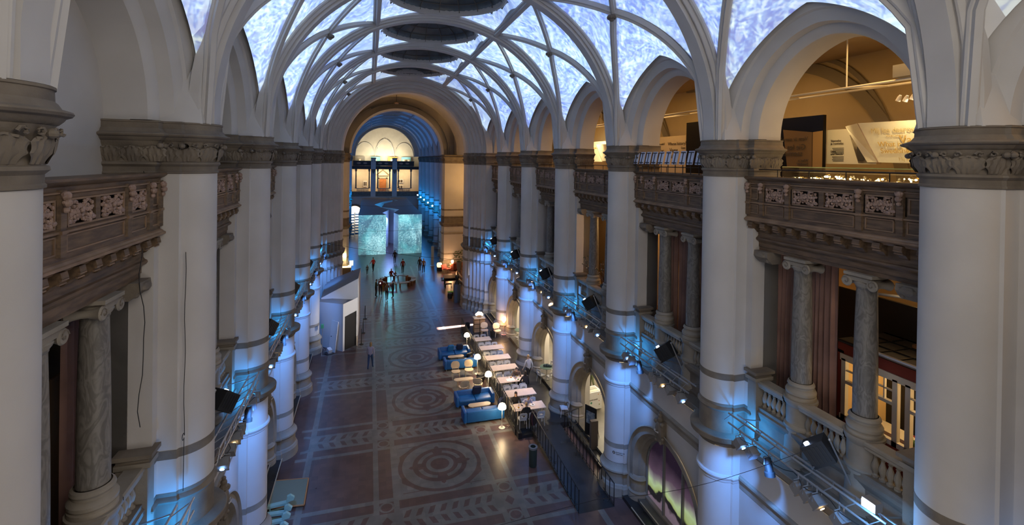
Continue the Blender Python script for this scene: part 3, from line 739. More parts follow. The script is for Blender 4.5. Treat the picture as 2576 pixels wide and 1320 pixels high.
# curved ribs and pendant boss of the crossing vault
b = MB()
for sx in (-1, 1):
    for yy, zz in ((52, 22.2), (58, 22.2)):
        b.tube([(AX+sx*(9.5*cos(t)), yy+3.5*(1-sin(t)), 14.5+7.6*sin(t)) for t in [R(90*i/14) for i in range(15)]], .09, plaster_trim, 6)
trim(b)
b = MB(); yv = 60.0
for ang in range(0, 360, 45): b.ball((AX-.2+.16*cos(R(ang)), yv+.16*sin(R(ang)), 20.6), .11, carved, 6, 4)
b.tube([(AX-.2, yv, 20.7), (AX-.2, yv, 22.4)], .03, iron, 6); tag(b.build('pendant_boss'), 'small gilded boss hanging under the orange-lit crossing vault', 'ceiling ornament')
# vault of the crossing: a shallow groin behind the end arch, seen warm
b = MB(); rings = []
for j in range(9):
    y = YE+3.0+(YF-YE-4.2)*j/8; k_ = .7*sin(pi*j/8)
    rings.append([(AX-(7.4+k_)*cos(pi*i/32), y, 14.5+(7.0+k_)*sin(pi*i/32)) for i in range(33)])
b.loft(rings, cream, False); tag(b.build('ceiling_crossing_vault'), kind='structure')
# far hall: piers, vault and walls
for s in (1, -1):
    for k in range(6):
        loc, rot = place(s, 70.4+BAY*k)
        dup(pier0, loc, rot, '%s blue-lit pier of the far hall, %s' % (['first', 'second', 'third', 'fourth', 'fifth', 'last'][k], 'beside the row of bright lamps' if s > 0 else 'on the side of the stacked blue chairs'))
        if k < 6:
            for o, nm in ((arc0, 'trim'), (wall0, 'wall_side'), (led0, 'trim_ledge'), (cor0, 'trim_cornice'), (ring0, 'trim_archway')): cp(o, place(s, 67.3+BAY*k)[0], rot)
    nm = 'right' if s > 0 else 'left'; x = lambda d: sidex(s, d)
    for nme, d0, d1, z0, z1, m_ in (('wall_far_hall_', 1.6, 1.9, 0, 21, plaster),): slab(nme+nm, min(x(d0), x(d1)), max(x(d0), x(d1)), 63.5, 109, z0, z1, m_)
for k in range(6):
    c = cp(ceil0, (AX, 67.3+BAY*k, 0)); c.name = 'ceiling_far'; cp(arch0, (AX, 70.4+BAY*k, 0))
    for p in protos[4:6]: cp(p, (AX, 67.3+BAY*k, 0))
# end wall with three galleries: arches below, columns in the middle, balconies above, lit lunette on top
YW = 108.0; dw = mat('dark_balcony_wood', (.02, .014, .01), .5)
slab('wall_far_end', -5, 12, YW+.9, YW+1.2, 0, 6.2, plaster)
slab('wall_far_gallery', -5, 12, YW+4, YW+4.3, 6, 22, cream); slab('floor_far_gallery', -5, 12, YW, YW+4.2, 5.9, 6.2, oakfl); slab('floor_far_upper', -5, 12, YW+.3, YW+4.2, 11.7, 12.3, dw)
for side_, xx in (('left', -5.3), ('right', 11.9)): slab('wall_far_gallery_'+side_, xx, xx+.3, YW, YW+4.2, 6, 22, cream)
slab('ceiling_far_gallery', -5, 12, YW, YW+4.3, 21.4, 21.6, cream)
b = MB(); arch_pts = []
for i in range(41):
    a = pi*i/40; arch_pts += [(AX-6.15*cos(a), YW-.1, 14.5+6.2*sin(a)), (AX-9*cos(a), YW-.1, 14.5+9*sin(a))]
b.add(arch_pts, [(2*i, 2*i+1, 2*i+3, 2*i+2) for i in range(40)], plaster)
for r_ in (6.15, 6.35): b.tube([(AX-r_*cos(pi*i/40), YW-.2, 14.5+r_*1.01*sin(pi*i/40)) for i in range(41)], .07, plaster_trim, 6)
trim(b)
b = MB()                                               # vault ribs of the lunette room
for cx_ in (AX-4.2, AX, AX+4.2):
    b.tube([(cx_-2.1*cos(pi*i/20), YW+3.9, 14.4+(4.0 if cx_ == AX else 3.2)*sin(pi*i/20)) for i in range(21)], .06, plaster_trim, 6)
b.tube([(AX-2.1, YW+3.6, 14.4), (AX-1.6, YW+3, 16.6), (AX, YW+2, 18.8), (AX+1.6, YW+3, 16.6), (AX+2.1, YW+3.6, 14.4)], .06, plaster_trim, 6); trim(b)
for i, cx_ in enumerate((-1.35, 3.0, 7.4)):
    who = ['on the side of the low lit arch', 'in the middle, above the arched wooden door', 'on the side of the bright lamp row'][i]
    t = thing('far_balcony', 'dark wood balcony of the far end wall %s' % who, 'balcony', (cx_, YW, 0))
    b = MB(); b.box(-1.95, 1.95, -.35, .3, 12.45, 13.5, dw); b.box(-2, 2, -.42, .3, 13.4, 13.5, dw); b.box(-1.9, 1.9, -.1, .3, 11.7, 12.4, dw); b.build('parapet_board', t)
    b = MB()
    for q in (-.8, .5): b.lathe([(.001, -.03), (.42, -.03), (.42, 0), (.001, 0)], carved, (0, 0, 0), 16, Matrix.Translation((q, -.36, 13.0)) @ Matrix.Rotation(pi/2, 4, 'X') @ Matrix.Diagonal((1, .45, 1, 1)))
    b.build('pierced_panel', t)
    for q in (-1.35, 1.35) if i != 1 else (-1.25, 1.25):
        t = thing('slender_column', 'slender dark column, %s under the far balcony %s' % ('one side' if q < 0 else 'other side', who), 'column', (cx_+q, YW+.1, 0))
        MB().lathe([(.2, 7.6), (.2, 7.75), (.14, 7.85), (.13, 9.5), (.11, 11.2), (.2, 11.3), (.22, 11.7)], stone, n=10).build('shaft', t)
    t = thing('far_balustrade', 'small balustrade of the far end wall %s' % who, 'balustrade', (cx_, YW, 0))
    MB().box(-1.25, 1.25, -.1, .1, 7.5, 7.65, stone_light).build('rail', t)
    bb = None
    for j in range(11):
        o = MB().lathe([(.05, 0), (.08, .2), (.03, .4), (.05, .6)], stone_light, n=6).build('baluster', t) if bb is None else cp(bb, (0, 0, 0)); bb = bb or o; o.parent = t; o.location = (-1.1+.22*j, 0, 6.95)
b = MB(); b.box(-5, 12, YW-.15, YW+.9, 5.9, 6.95, stone); b.box(-5, 12, YW-.3, YW+.9, 6.1, 6.3, stone); trim(b)
for i, cx_ in enumerate((.82, 5.25)):
    t = thing('end_wall_pillar', 'square plaster pillar between two far balconies, %s' % ['nearer the low lit arch', 'nearer the bright lamp row'][i], 'pillar', (cx_, YW-.1, 0))
    MB().box(-.5, .5, -.3, .5, 5.9, 14.1, plaster).build('shaft', t); MB().box(-.56, .56, -.4, .5, 14.0, 14.2, stone).build('cap', t)
    b = MB(); b.prism([(-.5, 11.7), (.5, 11.7), (.25, 11.1), (0, 10.7), (-.25, 11.1)], -.45, -.3, stone, T=Matrix.Rotation(pi/2, 4, 'X') @ Matrix.Diagonal((1, 1, -1, 1))); b.build('carved_shield', t)
t = thing('arched_doorway', 'orange-brown panelled wooden door in a pale stone surround, far middle gallery', 'door', (2.9, YW+3.9, 6.2))
dm = mat('varnished_door', (.42, .17, .05), .4, (.33, .12, .035), 3)
b = MB(); b.box(-.72, .72, -.06, 0, 0, 3.3, dm)
for x_ in (-.36, .36):
    for z_ in (.5, 1.5, 2.4): b.box(x_-.26, x_+.26, -.09, -.05, z_, z_+.7, dm)
b.build('door_leaf', t); b = MB(); b.box(-1.0, -.74, -.15, 0, 0, 3.6, stone_light); b.box(.74, 1.0, -.15, 0, 0, 3.6, stone_light); b.box(-1.05, 1.05, -.15, 0, 3.35, 3.65, stone_light)
b.tube([(-1.3, -.1, 4.2), (0, -.1, 5.3), (1.3, -.1, 4.2)], .12, stone, 6); b.tube([(-1.2, -.1, 4.0), (1.2, -.1, 4.0)], .06, stone, 6); b.build('surround', t)
picm = mat('print_dark', (.1, .08, .06), .6); pale = mat('mount_card', (.8, .78, .72), .6)
for i, (x_, z_, w_, h_, lb) in enumerate(((-.85, 8.4, .8, 1.3, 'framed photograph on dark wall by the far left-hand slender column'), (6.7, 9.0, 1.3, .9, 'upper sheet of dark photographs on the bright far gallery wall'), (6.7, 7.7, 1.3, .8, 'lower sheet of dark photographs on the bright far gallery wall'))):
    t = thing('framed_picture', lb, 'picture', (x_, YW+3.9, z_)); MB().box(-w_/2, w_/2, -.06, 0, -h_/2, h_/2, pale).build('mount', t)
    for q in (-1, 1): MB().box(q*w_*.22-w_*.17, q*w_*.22+w_*.17, -.08, -.06, -h_*.33, h_*.33, picm).build('print', t)
for i, (x_, c_, lb) in enumerate(((-2.0, (.25, .22, .18), 'pale grey display cabinet with portraits on the top far gallery'), (1.3, (.12, .35, .3), 'green painted alcove with a lit picture on the top far gallery'), (5.0, (.9, .35, .05), 'orange lit display case on the top far gallery'), (7.9, (.2, .5, .6), 'pale blue panel with three gold framed pictures, top far gallery'))):
    t = thing('exhibit_stand', lb, 'display', (x_, YW+3.4, 12.3)); pm = mat('panel_paint_%d' % i, c_, .6)
    MB().box(-1.0, 1.0, -.1, .3, 0, 2.1, pm).build('panel', t); fm = mat('gold_frame_%d' % i, (.6, .42, .15), .4)
    for j in range((1, 1, 2, 3)[i]): 
        q = (j-(((1, 1, 2, 3)[i])-1)/2)*.58; fr = MB().box(q-.24, q+.24, -.16, -.1, .9, 1.6, fm).build('frame', t); MB().box(q-.17, q+.17, -.18, -.16, .98, 1.52, pale if j != 1 else picm).build('picture', fr)
for x_ in (-2.5, 1.5, 3.0, 4.5, 8): light('far_gallery_lamp', 'AREA', (x_, YW+1.6, 11.5), 170, (1, .72, .38), (x_, YW+3.9, 8.6), 1)
light('lunette_lamp', 'AREA', (AX, YW+.9, 13.6), 750, (1, .90, .66), (AX, YW+4, 19), 8, sy=1.0)
for x_ in (-2, 1.3, 4.5, 7.9): light('upper_display_lamp', 'POINT', (x_, YW+2.7, 14.6), 25, (1, .85, .6), size=.1)
# low archway in the end wall; a glowing sheet stands for its lit passage
b = MB(); gl = glow('passage_glow_sheet', (1, .85, .6), 2.2)
b.add([(-4.4+0, YW+.85, 0), (-1.4, YW+.85, 0)]+[(-2.9+1.5*cos(pi*i/16), YW+.85, 2.2+1.6*sin(pi*i/16)) for i in range(17)], [tuple([0, 1]+list(range(2, 19)))], gl)
b.tube([(-1.2, YW+.75, 0)]+[(-2.9+1.75*cos(pi*i/16), YW+.75, 2.2+1.85*sin(pi*i/16)) for i in range(17)], .22, stone, 8); tag(b.build('lit_archway'), 'low round archway glowing cream in the far end wall beside the block', 'archway')
# blue light of the far hall
for s in (1, -1):
    for k in range(6):
        light('far_blue', 'POINT', (sidex(s, -.25), 69.0+BAY*k, 6.3), 170, (.0, .30, 1), size=.15)
light('far_blue_wash', 'AREA', (AX, 86, 16), 170, (.10, .26, .8), (AX, 86, 0), 9, sy=30)
light('far_blue_vault', 'AREA', (AX, 86, 7.0), 200, (.06, .2, .9), (AX, 86, 20), 8, sy=30)
# orange crossing light
for x_, y_ in ((13.5, 50), (-7, 50), (12.5, 58)): light('crossing_lamp', 'POINT', (x_, y_, 11.5), 420, (1, .56, .20), size=.6)
light('crossing_lamp', 'POINT', (AX, 53, 16.5), 300, (1, .62, .28), size=.6)

# ================================================================= FURNISHINGS
def text(body, name, size, loc, rot, m_, parent=None, mirror=False):
    c = bpy.data.curves.new(name, 'FONT'); c.body = body; c.size = size; c.extrude = .003; c.align_x = 'LEFT'; c.materials.append(m_)
    o = bpy.data.objects.new(name, c); COL.objects.link(o); o.parent = parent; o.location = loc; o.rotation_euler = rot
    me = bpy.data.meshes.new_from_object(o); bpy.data.objects.remove(o); m2 = bpy.data.objects.new(name, me); COL.objects.link(m2); m2.parent = parent; m2.location = loc; m2.rotation_euler = rot
    if mirror: m2.scale = (-1, 1, 1)
    return m2
def TR(x, y, z, rz=0, rx=0, ry=0): return Matrix.Translation((x, y, z)) @ Matrix.Rotation(rz, 4, 'Z') @ Matrix.Rotation(ry, 4, 'Y') @ Matrix.Rotation(rx, 4, 'X')
# ---- lighting trusses with stage lamps
lens_b = glow('blue_lens', (.25, .5, 1), 14); lens_w = glow('warm_lens', (1, .62, .25), 9); lens_l = glow('projector_lens', (.45, .62, 1), 14); grey_case = mat('grey_lamp_case', (.20, .20, .21), .5)
def make_truss():
    t = thing('lighting_truss', '', 'lighting truss')
    b = MB()
    for d, z in ((.12, 6.72), (.42, 6.62), (.12, 6.45)): b.tube([(d, -2.2, z), (d, 2.2, z)], .026, steel, 8)
    for i in range(9):
        y = -2.1+i*.525; b.tube([(.12, y, 6.72), (.42, y+.26, 6.62)], .012, steel, 5); b.tube([(.12, y, 6.72), (.12, y+.26, 6.45)], .012, steel, 5)
    b.build('pipe_frame', t)
    for y in (-1.95, 0, 1.95): MB().tube([(.4, y, 6.62), (1.0, y, 6.5), (1.0, y, 5.95)], .02, steel, 6).build('bracket', t)
    b = MB(); b.tube([(.14+.1*sin(i*1.3), -2.1+i*.2, 6.36-.1*abs(sin(i*.9))) for i in range(21)]+[(.5, 2.2, 5.98)], .009, black, 5); b.build('cable', t)
    return t
def make_spot(kind):
    t = thing('stage_spotlight', '', 'spotlight'); m_ = black if kind == 'can' else grey_case
    b = MB(); T = TR(0, 0, -.32, 0, R(35))
    if kind == 'can': b.lathe([(.001, -.2), (.09, -.2), (.1, -.1), (.1, .12), (.13, .14), (.13, .24), (.11, .24)], m_, n=12, T=TR(0, 0, -.36, 0, R(165)))
    else: b.box(-.12, .12, -.1, .1, -.13, .1, m_, T); b.box(-.13, .13, -.13, -.1, -.15, .12, m_, T)
    b.build('housing', t)
    b = MB(); b.tube([(-.14, 0, -.3), (-.14, 0, -.12), (.14, 0, -.12), (.14, 0, -.3)], .012, steel, 5); b.tube([(0, 0, -.12), (0, 0, .03)], .018, steel, 6); b.build('yoke', t)
    if kind != 'dark' and kind != 'can':
        b = MB(); b.lathe([(.001, 0), (.05, 0), (.055, .01)], lens_b if kind == 'blue' else lens_w, n=12, T=TR(0, -.14, -.40, 0, R(125)), caps=False); b.build('lens', t)
    return t
def make_projector():
    t = thing('projector', '', 'projector')
    T_ = TR(0, 0, 0, 0, R(-38)); b = MB(); b.box(-.24, .24, -.27, .27, -.25, .25, black, T_)
    for i in range(5): b.box(-.25, .25, -.2+i*.09, -.17+i*.09, -.18, .18, iron, T_)
    b.build('case', t); MB().lathe([(.001, 0), (.045, 0), (.06, -.02), (.06, .03)], lens_l, n=14, T=T_ @ TR(-.16, .1, .27)).build('lens', t)
    b = MB(); b.tube([(.0, -.62, -.55), (-.05, -.2, .35)], .02, steel, 7); b.tube([(-.35, .1, -.3), (.3, .0, -.3)], .018, steel, 6); b.ball((-.05, -.2, .36), .035, steel, 7, 5); b.build('mounting_arm', t); return t
tr0 = make_truss(); sp = {q: make_spot(q) for q in ('blue', 'warm', 'dark', 'can')}; pj0 = make_projector()
SPW = {'blue': 'small lamp with a blue-white glowing lens', 'warm': 'small grey lamp with a warm glowing lens', 'dark': 'unlit grey box floodlight', 'can': 'black can spotlight'}
used = set()
def putfirst(o, key, loc, rot, lab, grp=None):
    if key in used: c = dup(o, loc, rot, lab)
    else: used.add(key); c = o; o.location = loc; o.rotation_euler = (0, 0, rot); o['label'] = lab
    if grp: c['group'] = grp
    return c
for s in (1, -1):
    for k in range(1, NB+1):
        loc, rot = place(s, midY(k)); bw = BAYW[k-1]; sd = SIDE[s]
        putfirst(tr0, 'tr', loc, rot, 'steel lighting truss above the stone ledge in the %s on the %s' % (bw, sd))
        yy = .1 if s > 0 else -.1
        putfirst(pj0, 'pj', (loc[0]+s*.52, loc[1]-.35, 7.05), (R(35) if s > 0 else R(-35)+0), 'tilted black projector with glowing lens, %s, %s' % (bw, sd))
        for j, (kd, y) in enumerate((('blue', 1.75), ('dark', 1.3), ('can', .75), ('warm', -.15), ('warm', -.4), ('warm', -.65), ('dark', -1.2), ('blue', -1.8))):
            pos = {1.75: 'at the far end', 1.3: 'near the far end', .75: 'beyond the middle', -.15: 'in the middle', -.4: 'second in warm cluster', -.65: 'nearest in warm cluster', -1.2: 'near the close end', -1.8: 'at the close end'}[y]
            putfirst(sp[kd], kd, (loc[0]+s*.12, loc[1]+y, 6.45), rot if s > 0 else 0, '%s %s, %s, %s' % (SPW[kd], pos, bw, sd), 'lamps on the lighting trusses')
t = thing('led_flood', 'dazzling white LED flood lamp at the near end of the nearest café side truss', 'spotlight', (9.9, 7.35, 6.92)); MB().box(-.1, .1, -.14, .14, -.09, .09, grey_case).build('housing', t); MB().box(-.13, -.1, -.12, .12, -.07, .07, glow('led_face', (.6, .75, 1), 60)).build('led_panel', t)
light('led_light', 'POINT', (9.7, 7.35, 6.85), 60, (.12, .42, 1), size=.08)
light('booth_spot', 'SPOT', (9.3, 30.2, 7.3), 5000, (1, .95, .88), (-1.3, 38.0, 2.6), .08, 24, .6)  # added lamp that brightens the white booth
# ---- curtains of the middle galleries
def put_curtain(s, k, y0, y1, z0, folds, lab, seed=1, gather=.1):
    loc, rot = place(s, midY(k)); b = curtain(y0, y1, z0, 11.6, folds, 1.85, .07, seed, gather); o = b.build('curtain', None, loc, rot); tag(o, lab, 'curtain'); return o
put_curtain(1, 1, 1.42, 2.45, 6.6, 6, 'brown velvet curtain between the far pedestal and the first column, nearest bay, café side', 1, .05)
put_curtain(1, 1, .36, 1.36, 6.1, 6, 'brown velvet curtain hanging between the two columns beside the red toy house', 2, .12)
for k in (2,):
    put_curtain(1, k, .9, 2.15, 6.1, 6, 'brown curtain beyond the farther column in the second bay on the café side', 3)
    put_curtain(1, k, -.95, .85, 6.1, 8, 'brown curtain behind the two columns in the second bay on the café side', 4)
    put_curtain(1, k, -2.15, -1.0, 6.1, 6, 'brown curtain on the near side of the second bay on the café side', 5)
for k in (4, 5, 6): put_curtain(1, k, -2.15, 2.15, 6.1, 16, 'wide dark brown curtain closing the %s on the café side' % BAYW[k-1], k)
put_curtain(-1, 1, -2.15, -1.1, 6.1, 5, 'dark brown curtain at the far edge of the nearest bay on the white booth side', 11)
put_curtain(-1, 1, -.1, 1.25, 6.1, 7, 'dark brown curtain behind the nearer column of the nearest bay, white booth side', 12)
for k in range(2, 7): put_curtain(-1, k, -2.15, 2.15, 6.1, 16, 'dark curtain closing the %s on the white booth side' % BAYW[k-1], 20+k)
tag(MB().box(sidex(-1, 2.6)-.05, sidex(-1, 2.6), 8.3, 12.2, 6, 9.4, mat('tan_board', (.30, .20, .12), .8)).build('gallery_board'), 'tan board standing low behind the dark curtains of the nearest bay, white booth side', 'board')
# ---- exhibition in the upper galleries of the café side
exh = mat('exhibit_cream', (.80, .70, .50), .7); ink = mat('dark_lettering', (.05, .04, .03), .7); ochre_ink = mat('ochre_lettering', (.55, .33, .07), .7); pale_ink = mat('pale_lettering', (.62, .46, .2), .7)
RX = (pi/2, 0, -pi/2)
def backslab(): pass
t = thing('black_glass_wall', 'black glass wall with a painted text-panel reflection, upper gallery of the nearest bay', 'wall panel', (14.2, 0, 12.36))
blk = mat('black_glass', (.004, .003, .003), .35, spec=.2); dimp = mat('reflection_paint', (.15, .085, .025), .6); dimp2 = mat('reflection_paint_end', (.30, .17, .05), .6)
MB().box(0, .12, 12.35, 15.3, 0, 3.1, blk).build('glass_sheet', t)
b = MB(); b.add([(-.01, 13.95, 2.70), (-.01, 12.75, 2.55), (-.01, 12.75, 1.38), (-.01, 13.75, 1.38)], [(0, 1, 2, 3)], dimp); b.add([(-.01, 12.73, 2.55), (-.01, 12.36, 2.58), (-.01, 12.36, 1.38), (-.01, 12.73, 1.38)], [(0, 1, 2, 3)], dimp2); b.build('painted_reflection', t)  # reflection in the black glass, painted as flat dim panels
for body, sz, y, z in (('Vem är same?', .2, 12.9, 2.28), ('Gie lea', .27, 12.98, 1.98), ('saemie?', .27, 13.1, 1.76), ('What is', .13, 12.87, 1.56), ('Swedish?', .13, 12.87, 1.44)):
    text(body, 'lettering', sz, (-.03, y, z), RX, ink, t, True)  # mirrored words of the painted reflection
t = thing('text_wall', 'cream exhibition wall with columns of text and an old photograph, behind the slanted box', 'display', (14.6, 0, 12.36))
b = MB(); b.box(0, .2, 10.9, 12.6, 1.5, 2.62, exh); b.build('panel', t)
for i, (zz, n_) in enumerate(((2.0, 5), (1.72, 4))):
    b = MB(); 
    for j in range(n_): b.box(-.012, 0, 11.95, 12.35-.03*(j % 2), zz-.045*j, zz-.045*j+.018, ink)
    b.build('text_block', t)
for body, z in (('Sápmelas', 2.22), ('ja ruottelas', 2.13), ('Sami', 1.87), ('and Swede', 1.79)): text(body, 'heading', .1, (-.02, 12.4, z), RX, ink, t)
pg = mat('old_photograph', (.35, .28, .18), .7, (.10, .07, .04), 2.0, ramp=(.42, .58)); b = MB(); b.add([(-.015, 11.75, 2.42), (-.015, 11.2, 2.42), (-.015, 10.9, 1.53), (-.015, 11.45, 1.53)], [(0, 1, 2, 3)], pg); b.build('photograph', t)
b = MB(); b.lathe([(.01, .62), (.07, .6), (.08, .5), (.14, .42), (.15, .2), (.1, 0), (.01, 0)], ink, (0, 0, 0), 10, Matrix.Translation((-.03, 11.35, 1.62)) @ Matrix.Diagonal((.12, 1, 1, 1))); b.build('photographed_figure', t)
def slant_box(x, y0, y1, label, words):
    t = thing('slanted_display_box', label, 'display', (x, 0, 12.36))
    b = MB(); A = [(0, y1, 1.55), (0, y0, 1.5), (-.25, y0, 2.62), (-.25, y1+.42, 2.66)]; B_ = [(.9, y1+.1, 1.55), (.9, y0, 1.5), (.9, y0, 2.62), (.9, y1+1.0, 2.66)]
    b.add(A+B_, [(0, 1, 2, 3), (4, 7, 6, 5), (0, 3, 7, 4), (3, 2, 6, 7), (0, 4, 5, 1), (1, 5, 6, 2)], exh); b.build('box', t)
    MB().tube([(-.01, y1, 1.55), (-.26, y1+.42, 2.66)], .012, wood_edge, 4).build('corner_bead', t); b = MB(); b.add([(0, y1, 1.55), (.05, y1+.35, 1.55), (.3, y1+1.25, 2.64), (-.25, y1+.42, 2.66)], [(0, 1, 2, 3)], exh); b.build('side_panel', t)
    for body, sz, y, z, m_ in words: text(body, 'lettering', sz, (-.06-.22*(z-1.5)/1.12, y, z), (pi/2+R(12), 0, -pi/2), m_, t)
    return t
slant_box(13.6, 8.0, 10.1, 'glowing slanted cream box reading What is Swedish, nearest bay upper gallery', [('Mij lea daaroen?', .2, 10.15, 2.35, pale_ink), ('What is', .2, 10.0, 1.98, ochre_ink), ('Swedish?', .2, 9.95, 1.8, ochre_ink), ('Vad är', .3, 9.42, 2.05, ochre_ink), ('samiskt?', .26, 9.3, 1.82, ochre_ink), ('Mij lea saemien?', .13, 9.5, 1.6, pale_ink), ('Vad är svenskt?', .07, 9.75, 2.24, ochre_ink)])
slant_box(15.0, 26.6, 29.6, 'brightly lit slanted cream box in the third bay upper gallery', [('Vad är?', .25, 29.2, 2.0, ochre_ink)])
t = thing('lit_text_wall', 'very bright cream text wall above the green bell-shaped exhibit, third bay', 'display', (15.3, 0, 12.36)); MB().box(0, .1, 28.9, 32.6, 1.5, 2.9, exh).build('panel', t)
b = MB(); [b.box(-.01, 0, 31.4-.3*i, 31.6-.3*i, 2.4, 2.5, ochre_ink) for i in range(6)]; b.build('text_block', t)
t = thing('history_sign_wall', 'ochre wall panel reading Whose history, second bay upper gallery', 'display', (15.0, 0, 12.36)); MB().box(0, .15, 20.6, 24.2, 0, 2.85, ochre).build('panel', t)
for body, sz, y, z in (('Gien aath?', .17, 23.1, 2.42), ('Whose history?', .24, 22.1, 2.38), ('Vems', .32, 21.95, 2.02), ('saker?', .32, 21.95, 1.72), ('Gean', .16, 20.98, 2.18), ('Geas?', .14, 22.8, 2.08), ('Gean', .14, 20.98, 1.7)): text(body, 'lettering', sz, (-.02, y, z), RX, ink, t)
tag(MB().box(14.9, 15.1, 17.2, 20.45, 12.36, 15.8, blk).build('black_screen'), 'tall black screen beside the Whose history panel, second bay', 'screen')
# arched bands of the gallery vault
bandm = mat('grey_arch_band', (.22, .19, .15), .8)
b = MB()
for k in range(0, 7):
    o_ = BAY*(k-1)
    for yc, ry, z1, wd_, th in ((16.6, 5.0, 5.3, .42, .1), (15.1, 3.5, 5.5, .16, .06)):
        rings = [[(16.66-q[0], yc+o_-(ry+q[1])*cos(t), 12.36+(z1+q[1])*sin(t)) for q in ((0, 0), (th, 0), (th, wd_), (0, wd_))] for t in [R(90*i/16) for i in range(17)]]
        b.loft(rings, bandm, False, smooth=False)
trim(b)
t = thing('lighting_rail', 'white ceiling-hung lighting rails with hangers in the upper gallery, café side', 'lighting rail')
b = MB()
for x_, z_ in ((13.2, 16.05), (14.8, 16.2)): b.tube([(x_, 2, z_), (x_, 43, z_)], .035, white, 6)
for k in range(0, 8):
    for y in (pierY(k)+1.5, pierY(k)+4.6): b.tube([(13.2, y, 16.05), (13.2, y, 17.75)], .02, white, 5); b.tube([(13.2, y, 16.05), (14.8, y, 16.2)], .03, white, 5)
b.build('rails', t)
t = thing('air_unit', 'grey slatted projector unit lying on the white rail, nearest bay', 'projector', (13.4, 8.7, 16.12)); b = MB(); b.box(-.3, .3, -.7, .7, 0, .32, grey_case); b.build('case', t); b = MB(); [b.box(-.31, -.3, -.5+.1*i, -.44+.1*i, .2, .28, black) for i in range(8)]; b.build('vent', t)
def rail_spot(x, y, z, lab):
    if 'rs' not in used:
        t = thing('rail_spot', lab, 'spotlight'); MB().lathe([(.03, 0), (.05, -.05), (.06, -.16), (.055, -.16)], white, n=10, T=TR(0, 0, 0, 0, R(25))).build('housing', t); MB().lathe([(.001, -.15), (.05, -.15)], glow('spot_lens', (1, .8, .5), 25), n=10, T=TR(0, 0, 0, 0, R(25))).build('lens', t); used.add('rs'); globals()['rs0'] = t; t.location = (x, y, z)
    else: dup(rs0, (x, y, z), 0, lab)
for i in range(4): rail_spot(13.2, 8.75+.17*i, 15.62+.03*(i % 2), ['nearest', 'second', 'third', 'farthest'][i]+' white spotlight of the cluster above the slanted box, nearest bay')
for i in range(5): rail_spot(13.4, 20.6+.35*i, 15.95-.35*(i % 2), ['nearest', 'second', 'third', 'fourth', 'farthest'][i]+' white spotlight over the second bay upper gallery')
for i in range(3): rail_spot(13.4, 27.9+.3*i, 16.0, ['nearest', 'middle', 'farthest'][i]+' white spotlight over the third bay upper gallery')
# display case full of small lamps
gm = mat('case_glass', (.8, .95, .85), .05, trans=1, spec=.5, alpha=.25); dl = glow('small_filament_lamps', (1, .75, .35), 22); ww = mat('brass', (.6, .42, .15), .35, metal=.8)
def glass_case(x0, x1, y0, y1, h, lab):
    t = thing('glass_display_case', lab, 'display case', (0, 0, 12.36)); b = MB(); b.box(x0, x1, y0, y1, 0, .75, exh); b.build('plinth', t); b = MB(); b.box(x0, x1, y0, y1, .76, h, gm); b.build('glass_hood', t)
    b = MB(); [b.tube([(x0, a, h), (x0, c, h)], .012, mat('green_glass_edge', (.35, .5, .25), .2), 4) for a, c in ((y0, y1),)]; b.build('glass_edge', t); return t
glass_case(11.9, 12.5, 7.2, 11.7, 1.38, 'long glass display case behind the balcony rail of the nearest bay')
glass_case(12.2, 12.7, 27.0, 28.9, 1.35, 'glass display case with a green object in the third bay')
rnd = random.Random(5); b = MB(); c = MB()
for i in range(95):
    y = 7.5+rnd.random()*4.0; x_ = 11.95+rnd.random()*.45; z_ = 13.14+rnd.random()*.32; h_ = rnd.uniform(.05, .14); c.tube([(x_, y, 13.12), (x_, y, z_), (x_, y+.03, z_+h_), (x_, y+.08, z_+h_), (x_, y+.1, z_+h_*.6)], .005, ww, 4, False)
    b.ball((x_-.01, y+.1, z_+h_*.5), rnd.uniform(.014, .03), dl, 6, 4)
t = thing('filament_light_garland', 'tangle of tiny glowing lamps inside the long glass case of the nearest bay', 'string lights'); o = b.build('bulbs', t); o['kind'] = 'stuff'; o = c.build('stems', t); o['kind'] = 'stuff'
light('case_glow', 'AREA', (12.2, 9.6, 13.6), 12, (1, .75, .35), (12.2, 9.6, 17), .4, sy=3.5)
tag(MB().tube([(12.9, 15.2-.2*i, 13.35+.08*sin(i*.9)) for i in range(16)], .03, mat('pale_blue_ribbon', (.3, .4, .42), .5), 6).build('wavy_ribbon'), 'pale wavy ribbon exhibit low in front of the black glass wall', 'exhibit')
tag(MB().lathe([(.42, 0), (.40, .2), (.3, .4), (.2, .62), (.15, .7), (.17, .78), (.06, .9), (.01, 1.0)], mat('green_exhibit', (.12, .12, .03), .6), (12.45, 28.6, 13.1), 14).build('bell_exhibit'), 'dark green bell-shaped exhibit on the glass case in the third bay', 'exhibit')
light('slant_glow', 'SPOT', (12.4, 8.6, 15.5), 150, (1, .80, .42), (13.6, 9.0, 14.3), .05, 100, .9)
light('slant_glow', 'SPOT', (12.9, 11.3, 15.5), 60, (1, .78, .4), (14.5, 11.9, 14.3), .05, 80, .9)
light('lit_wall', 'SPOT', (13.2, 29.5, 15.9), 700, (1, .86, .5), (15.3, 30.6, 14.5), .05, 90, .9)
